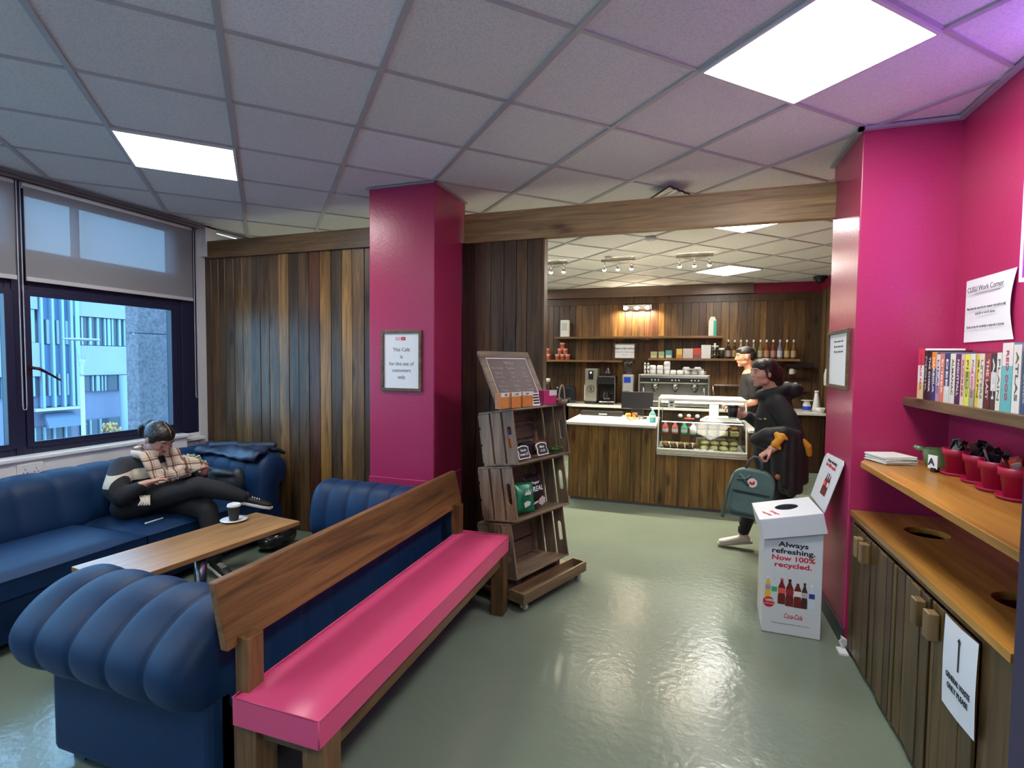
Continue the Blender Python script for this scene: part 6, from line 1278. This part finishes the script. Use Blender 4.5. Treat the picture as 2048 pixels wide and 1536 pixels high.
MB().box(-.085, .085, -.125, .125, -.004, .004, mat=Tt).build('casing', paint('tablet_grey', (.06, .06, .07), .4), tbt, bevel=.003); MB().box(-.076, .076, -.115, .115, .0042, .005, mat=Tt).build('screen', paint('tablet_glass', (.01, .01, .012), .1), tbt)
o = MB().cone((-3.33, 2.375, .446), (-3.335, 2.50, .446), .005, n=8).build('stylus', m_sole); tag(o, 'white stylus lying on the sofa seat beside the seated woman', 'stylus')
# clothes and bag around her
jk = thing('jacket', 'navy quilted jacket draped over the back corner of the window sofa', 'jacket', (-3.7, 3.42, .74)); m = MB(); random.seed(8)
rows = []
for i in range(21):
    u = i / 20; rows.append([(-3.98 + .70 * u + .02 * math.sin(7 * v), 3.25 + .33 * v + .03 * math.sin(5 * u), .748 + .028 * math.sin(PI * v) + .010 * math.sin(16 * v + 6 * u) + .006 * math.sin(30 * u) - .05 * max(0, v - .8) * 3 - .06 * max(0, .15 - v) * 4) for v in [k / 16 for k in range(17)]])
m.grid(rows).build('shell', paint('navy_quilt', (.010, .022, .055), .5, bump=.3, bscale=20), jk, solid=.022)
m = MB(); m.cap((-3.62, 3.40, .775), (-3.36, 3.52, .785), .035, .028).cap((-3.86, 3.35, .775), (-3.66, 3.42, .785), .030, .034); m.build('sleeve', paint('navy_quilt2', (.018, .032, .065), .5, bump=.3, bscale=20), jk, remesh=.01, smoothmod=2)
ct = thing('coat', 'dark puffy coat with pale fluffy hood trim heaped beside the seated woman', 'coat', (-3.6, 3.1, .45)); m = MB()
for c_, r_ in (((-3.70, 3.08, .54), (.12, .10, .11)), ((-3.58, 3.11, .56), (.13, .08, .10)), ((-3.46, 3.12, .53), (.12, .07, .10)), ((-3.50, 3.10, .62), (.15, .05, .035)), ((-3.68, 3.04, .63), (.08, .07, .06)), ((-3.36, 3.15, .56), (.05, .05, .10)), ((-3.6, 3.02, .50), (.12, .07, .07))): m.ell(c_, r_, n=14)
m.build('shell', paint('slate_puffer', (.016, .024, .032), .5, bump=.6, bscale=16), ct, remesh=.012, smoothmod=2)
m = MB(); random.seed(3); P_ = smoothpath([(-3.76, 2.98, .725), (-3.70, 3.02, .745), (-3.64, 3.05, .715), (-3.60, 3.06, .655)], 6)
for p in P_:
    for q in range(7): m.ell(p + V((random.uniform(-.02, .02), random.uniform(-.02, .02), random.uniform(-.02, .02))), (.014, .010, .010), n=6)
m.build('fluffy_trim', paint('pale_fluff', (.42, .46, .30), .95, bump=.8, bscale=90), ct)
hb_ = thing('handbag', 'black shiny bag lying on the floor beyond the coffee table', 'bag', (-3.1, 3.3, 0)); m = MB()
for c_, r_ in (((-3.12, 3.22, .075), (.10, .10, .07)), ((-3.10, 3.34, .085), (.10, .11, .08)), ((-3.06, 3.28, .11), (.08, .12, .05))): m.ell(c_, r_, n=14)
m.build('bag_body', paint('shiny_black', (.012, .013, .014), .22, bump=.5, bscale=14), hb_, remesh=.012, smoothmod=2); MB().tube([(-3.06, 3.18, .12), (-3.0, 3.24, .20), (-3.0, 3.32, .20), (-3.04, 3.38, .13)], .010, 8).build('strap', m_black, hb_)

# ---- walking woman
ww = thing('person', 'walking woman in black hooded coat and white boots, holding a black cup', 'person', (.62, 4.5, 0))
HC = V((.575, 4.46, 1.455)); body = MB(); at, R = head(body, HC, (-.90, -.42, -.06), (-.05, 0, 1), 1.0)
body.cap(at(0, -.025, -.06), (.665, 4.50, 1.29), .048, .055); body.chain([(.665, 4.50, 1.28), (.67, 4.50, 1.05), (.67, 4.51, .86)], [.09, .11, .12])
body.chain([(.665, 4.38, 1.24), (.77, 4.30, 1.01), (.605, 4.15, .905)], [.035, .04, .028]); body.chain([(.69, 4.64, 1.24), (.62, 4.68, 1.02), (.455, 4.545, 1.115)], [.045, .04, .028])
hand(body, (.605, 4.15, .900), (-.80, -.12, -.52), (.55, .1, -.80), (-.2, -.95, .1), (.9, 1.2, .7)); hand(body, (.455, 4.545, 1.115), (-.92, -.18, .15), (.2, -.9, -.2), (.1, .1, 1), (.55, .75, .55), tcurl=.2)
body.chain([(.68, 4.57, .80), (.56, 4.575, .45), (.475, 4.58, .13)], [.07, .05, .035]); body.chain([(.68, 4.45, .80), (.74, 4.44, .46), (.87, 4.45, .14)], [.07, .05, .035])
bo = body.build('body', m_skin, ww, remesh=.0055, smoothmod=2); face_parts(bo, at, R, 1.0)
hair = MB(); E = lambda p, r_: hair.ell(p, r_, R, n=20)
E(at(0, -.026, .034), (.082, .096, .085)); E(at(0, .012, .054), (.074, .074, .060)); E(at(0, -.06, -.01), (.078, .075, .075)); E(at(-.066, -.014, .0), (.018, .032, .05)); E(at(.066, -.014, .0), (.018, .032, .05)); hair.chain([at(0, -.10, .0), at(0, -.10, -.08), at(0, -.085, -.15)], [.06, .055, .04])
hair.build('hair', m_hair, ww, remesh=.006, smoothmod=3)
jt = MB(); jt.chain([(.675, 4.50, 1.24), (.675, 4.50, 1.10), (.67, 4.50, .95), (.675, 4.51, .80), (.70, 4.50, .66)], [.115, .145, .145, .155, .15]); jt.cap((.665, 4.39, 1.225), (.69, 4.63, 1.225), .075, .075)
jt.chain([(.665, 4.375, 1.22), (.73, 4.33, 1.12), (.775, 4.30, 1.00), (.650, 4.185, .930)], [.078, .075, .070, .045]); jt.chain([(.69, 4.65, 1.22), (.65, 4.70, 1.10), (.61, 4.67, 1.02), (.485, 4.56, 1.10)], [.075, .068, .062, .042])
hd = [(.665 + .105 * math.cos(a), 4.50 + .105 * math.sin(a), 1.315 + .035 * math.cos(a)) for a in [2 * PI * k / 14 for k in range(14)]]
for k in range(14): jt.cap(hd[k], hd[(k + 1) % 14], .038, .038, n=10)
jt.ell((.785, 4.49, 1.315), (.075, .10, .055)); jt.chain([(.80, 4.42, 1.345), (.83, 4.50, 1.335), (.80, 4.58, 1.345)], [.035, .04, .035])
jt.build('hooded_coat', m_blackcloth, ww, remesh=.010, smoothmod=3)
MB().cbox((.552, 4.385, 1.10), (.004, .05, .012), rz=rad(28)).build('chest_logo', paint('grey_print', (.12, .12, .13), .6), ww); MB().cbox((.585, 4.36, 1.105), (.004, .022, .014), rz=rad(40)).build('yellow_tag', paint('yellow_tag', (.35, .30, .06), .6), ww)
tr = MB(); tr.ell((.68, 4.51, .80), (.13, .15, .12)); tr.chain([(.68, 4.57, .78), (.56, 4.575, .46), (.515, 4.58, .30), (.48, 4.58, .15)], [.10, .068, .060, .046]); tr.chain([(.69, 4.46, .78), (.745, 4.44, .46), (.81, 4.445, .30), (.865, 4.45, .17)], [.10, .068, .060, .046])
tr.build('trousers', m_trouser, ww, remesh=.010, smoothmod=3)
m_boot = paint('off_white_boot', (.50, .49, .44), .45)
for A_, T_, hi in (((.468, 4.58, .085), (.315, 4.575, .060), .065), ((.865, 4.455, .11), (.745, 4.44, .062), .065)): shoe(ww, A_, T_, .93, m_boot, paint('boot_sole', (.35, .34, .30), .5), 'boot', hi + .03)
c_ = V((.362, 4.478, 1.085)); cu = thing('black_cup', 'black takeaway cup held by the walking woman', 'cup', tuple(c_)); MB().lathe([(0, 0), (.030, 0), (.041, .098), (.0, .098)], tuple(c_), 24).build('cup_body', paint('black_card', (.015, .012, .012), .5), cu); MB().lathe([(.043, .096), (.043, .104), (.036, .110), (0, .108)], tuple(c_), 24).build('lid', m_black, cu); MB().lathe([(.0302, .002), (.0318, .012)], tuple(c_), 24, cap=False).build('pale_base_band', m_sole, cu)
# carried coat
cc = thing('carried_coat', 'black padded coat with yellow lining folded over the walking woman’s forearm', 'coat', (.75, 4.25, .6)); m = MB()
m.chain([(.50, 4.25, .955), (.58, 4.22, 1.005), (.69, 4.20, 1.030), (.77, 4.23, 1.00), (.83, 4.27, .93)], [.038, .048, .045, .052, .045]); m.chain([(.51, 4.26, .945), (.58, 4.25, .92), (.66, 4.23, .915)], [.040, .042, .040]); m.chain([(.56, 4.215, .985), (.63, 4.19, .955), (.67, 4.19, .90)], [.030, .030, .026])
for a, b, r0, r1 in (((.83, 4.27, .93), (.85, 4.31, .66), .040, .036), ((.79, 4.22, .97), (.80, 4.25, .60), .036, .040), ((.745, 4.20, .99), (.755, 4.22, .58), .034, .038), ((.70, 4.19, .97), (.70, 4.21, .64), .034, .036), ((.655, 4.19, .95), (.655, 4.22, .74), .032, .032), ((.81, 4.30, .95), (.80, 4.33, .60), .05, .05), ((.73, 4.28, .95), (.73, 4.30, .60), .055, .055), ((.66, 4.27, .93), (.67, 4.28, .72), .05, .05), ((.62, 4.22, .95), (.64, 4.23, .83), .035, .03)): m.cap(a, b, r0, r1)
m.build('padded_shell', m_blackpuff, cc, remesh=.010, smoothmod=2)
ml = paint('mustard_lining', (.62, .28, .015), .6, bump=.3, bscale=40)
m = MB(); m.chain([(.635, 4.148, 1.015), (.655, 4.135, .98), (.625, 4.135, .945), (.655, 4.135, .915)], [.020, .028, .028, .014]).chain([(.635, 4.148, 1.015), (.675, 4.14, 1.01), (.70, 4.142, .985)], [.016, .018, .012]); m.build('yellow_lining', ml, cc, remesh=.007, smoothmod=2)
m = MB(); m.chain([(.815, 4.215, .975), (.855, 4.225, .93), (.868, 4.25, .87)], [.018, .026, .022]); m.build('yellow_lining', ml, cc, remesh=.007, smoothmod=2)
MB().ell((.655, 4.165, .70), (.018, .014, .020), n=12).build('tan_toggle', paint('tan_leather', (.35, .14, .04), .4), cc)
# backpack
bp_ = thing('backpack', 'green square backpack with a round white patch hanging from the walking woman’s hand', 'backpack', (.50, 4.15, .40)); m_bp = paint('frost_green_canvas', (.080, .150, .142), .6, bump=.15, bscale=60, var=.2, vscale=8)
BT = Mx.Translation((.492, 4.10, .79)) @ Euler((rad(-4), rad(5), rad(-10))).to_matrix().to_4x4()
n_ = 10
def rr(w, h0, h1, r, k=8): # rounded top rectangle
    P_ = [(-w, h0 + .02), (-w + .02, h0), (w - .02, h0), (w, h0 + .02)]; P_ += [(w - r + r * math.cos(a), h1 - r + r * math.sin(a)) for a in [PI / 2 * q / k for q in range(k + 1)]]; P_ += [(-w + r + r * math.cos(a), h1 - r + r * math.sin(a)) for a in [PI / 2 + PI / 2 * q / k for q in range(k + 1)]]; return P_
F = lambda a, b, d: tuple(BT @ V((a, d, b)))
MB().prism(rr(.148, -.365, -.035, .095), F, -.055, .065).build('main_body', m_bp, bp_, bevel=.012)
MB().prism(rr(.118, -.35, -.205, .02), F, -.088, -.056).build('front_pocket', m_bp, bp_, bevel=.012, label='flat front pocket')
MB().prism(rr(.142, -.385, -.358, .012), F, -.05, .06).build('bottom_panel', m_bp, bp_, bevel=.008)
MB().prism(rr(.122, -.212, -.198, .006), F, -.0905, -.0885).build('pocket_zip', paint('dark_green_zip', (.02, .05, .05), .5), bp_)
MB().prism([(.033 * math.cos(a), -.125 + .033 * math.sin(a)) for a in [2 * PI * k / 24 for k in range(24)]], F, -.0605, -.0565).build('round_patch', m_sole, bp_)
MB().prism([(-.018 + .0, -.135), (-.004, -.142), (.012, -.138), (.020, -.126), (.014, -.112), (.004, -.106), (.008, -.118), (-.006, -.124), (-.012, -.114), (-.018, -.122)], F, -.0616, -.0606).build('patch_emblem', m_red, bp_)
MB().tube([F(-.055, -.04, .0), F(-.045, .02, 0), F(-.012, .058, 0), F(.02, .058, 0), F(.045, .02, 0), F(.05, -.04, 0)], .009, 8).build('carry_handle', paint('handle_grey', (.06, .07, .09), .6), bp_)
MB().tube([F(-.13, -.09, -.06), F(-.155, -.2, -.05), F(-.165, -.3, -.03), F(-.175, -.40, -.0), F(-.168, -.425, .0)], [.008, .009, .010, .012, .012], 8).build('shoulder_strap', m_bp, bp_)
MB().tube([F(-.09, -.075, -.058), F(-.05, -.105, -.075), F(-.015, -.075, -.06)], .009, 8).tube([F(-.10, -.12, -.058), F(-.06, -.10, -.08), F(-.02, -.15, -.06)], .007, 8).build('strap_loop', m_bp, bp_)

# ---- man behind the counter
mn = thing('person', 'man with short black hair in profile behind the counter, wearing a black top', 'person', (.72, 6.75, 0))
D_ = V((.03, .45, 0))  # stands behind the counter
HC = V((.665, 6.75, 1.605)); body = MB(); at, R = head(body, HC, (-.98, -.14, -.08), (-.08, 0, 1), 1.08)
body.cap(at(0, -.03, -.06), (.735, 6.76, 1.40), .056, .062); body.chain([(.735, 6.76, 1.38), (.74, 6.76, 1.1), (.73, 6.76, .92)], [.10, .12, .12])
body.chain([(.74, 6.60, 1.33), (.76, 6.56, 1.08), (.56, 6.57, 1.02)], [.05, .042, .03]); body.chain([(.75, 6.92, 1.33), (.74, 6.98, 1.08), (.56, 6.93, 1.02)], [.05, .042, .03])
hand(body, (.56, 6.57, 1.02), (-.95, .1, -.1), (0, .1, -1), (0, 1, 0)); hand(body, (.56, 6.93, 1.02), (-.95, -.1, -.1), (0, -.1, -1), (0, -1, 0))
body.chain([(.73, 6.70, .88), (.72, 6.69, .48), (.75, 6.69, .10)], [.08, .055, .04]); body.chain([(.73, 6.82, .88), (.72, 6.83, .48), (.76, 6.83, .10)], [.08, .055, .04])
bo = body.build('body', paint('warm_skin', (.55, .26, .17), .5), mn, remesh=.006, smoothmod=2); face_parts(bo, at, R, 1.08)
hair = MB(); E = lambda p, r_: hair.ell(p, tuple(x * 1.08 for x in r_), R, n=20)
E(at(0, -.012, .052), (.076, .094, .066)); E(at(0, .05, .078), (.05, .04, .026)); E(at(0, -.055, .015), (.072, .062, .07)); hair.build('hair', paint('black_hair', (.012, .010, .010), .45, bump=.5, bscale=80), mn, remesh=.006, smoothmod=2)
m = MB(); m.chain([(.74, 6.76, 1.34), (.745, 6.76, 1.15), (.735, 6.76, .95)], [.12, .15, .15]); m.cap((.74, 6.61, 1.325), (.75, 6.91, 1.325), .075, .075); m.cap((.74, 6.595, 1.32), (.758, 6.565, 1.15), .068, .06); m.cap((.75, 6.925, 1.32), (.745, 6.965, 1.15), .068, .06)
m.build('black_tshirt', m_blackcloth, mn, remesh=.012, smoothmod=3)
m = MB(); m.ell((.73, 6.76, .88), (.14, .17, .12)); m.chain([(.73, 6.70, .86), (.72, 6.69, .48), (.75, 6.69, .12)], [.10, .075, .055]); m.chain([(.73, 6.82, .86), (.72, 6.83, .48), (.76, 6.83, .12)], [.10, .075, .055]); m.build('trousers', m_trouser, mn, remesh=.012, smoothmod=2)
for y in (6.69, 6.83): shoe(mn, (.755, y, .08), (.56, y, .055), 1.0)
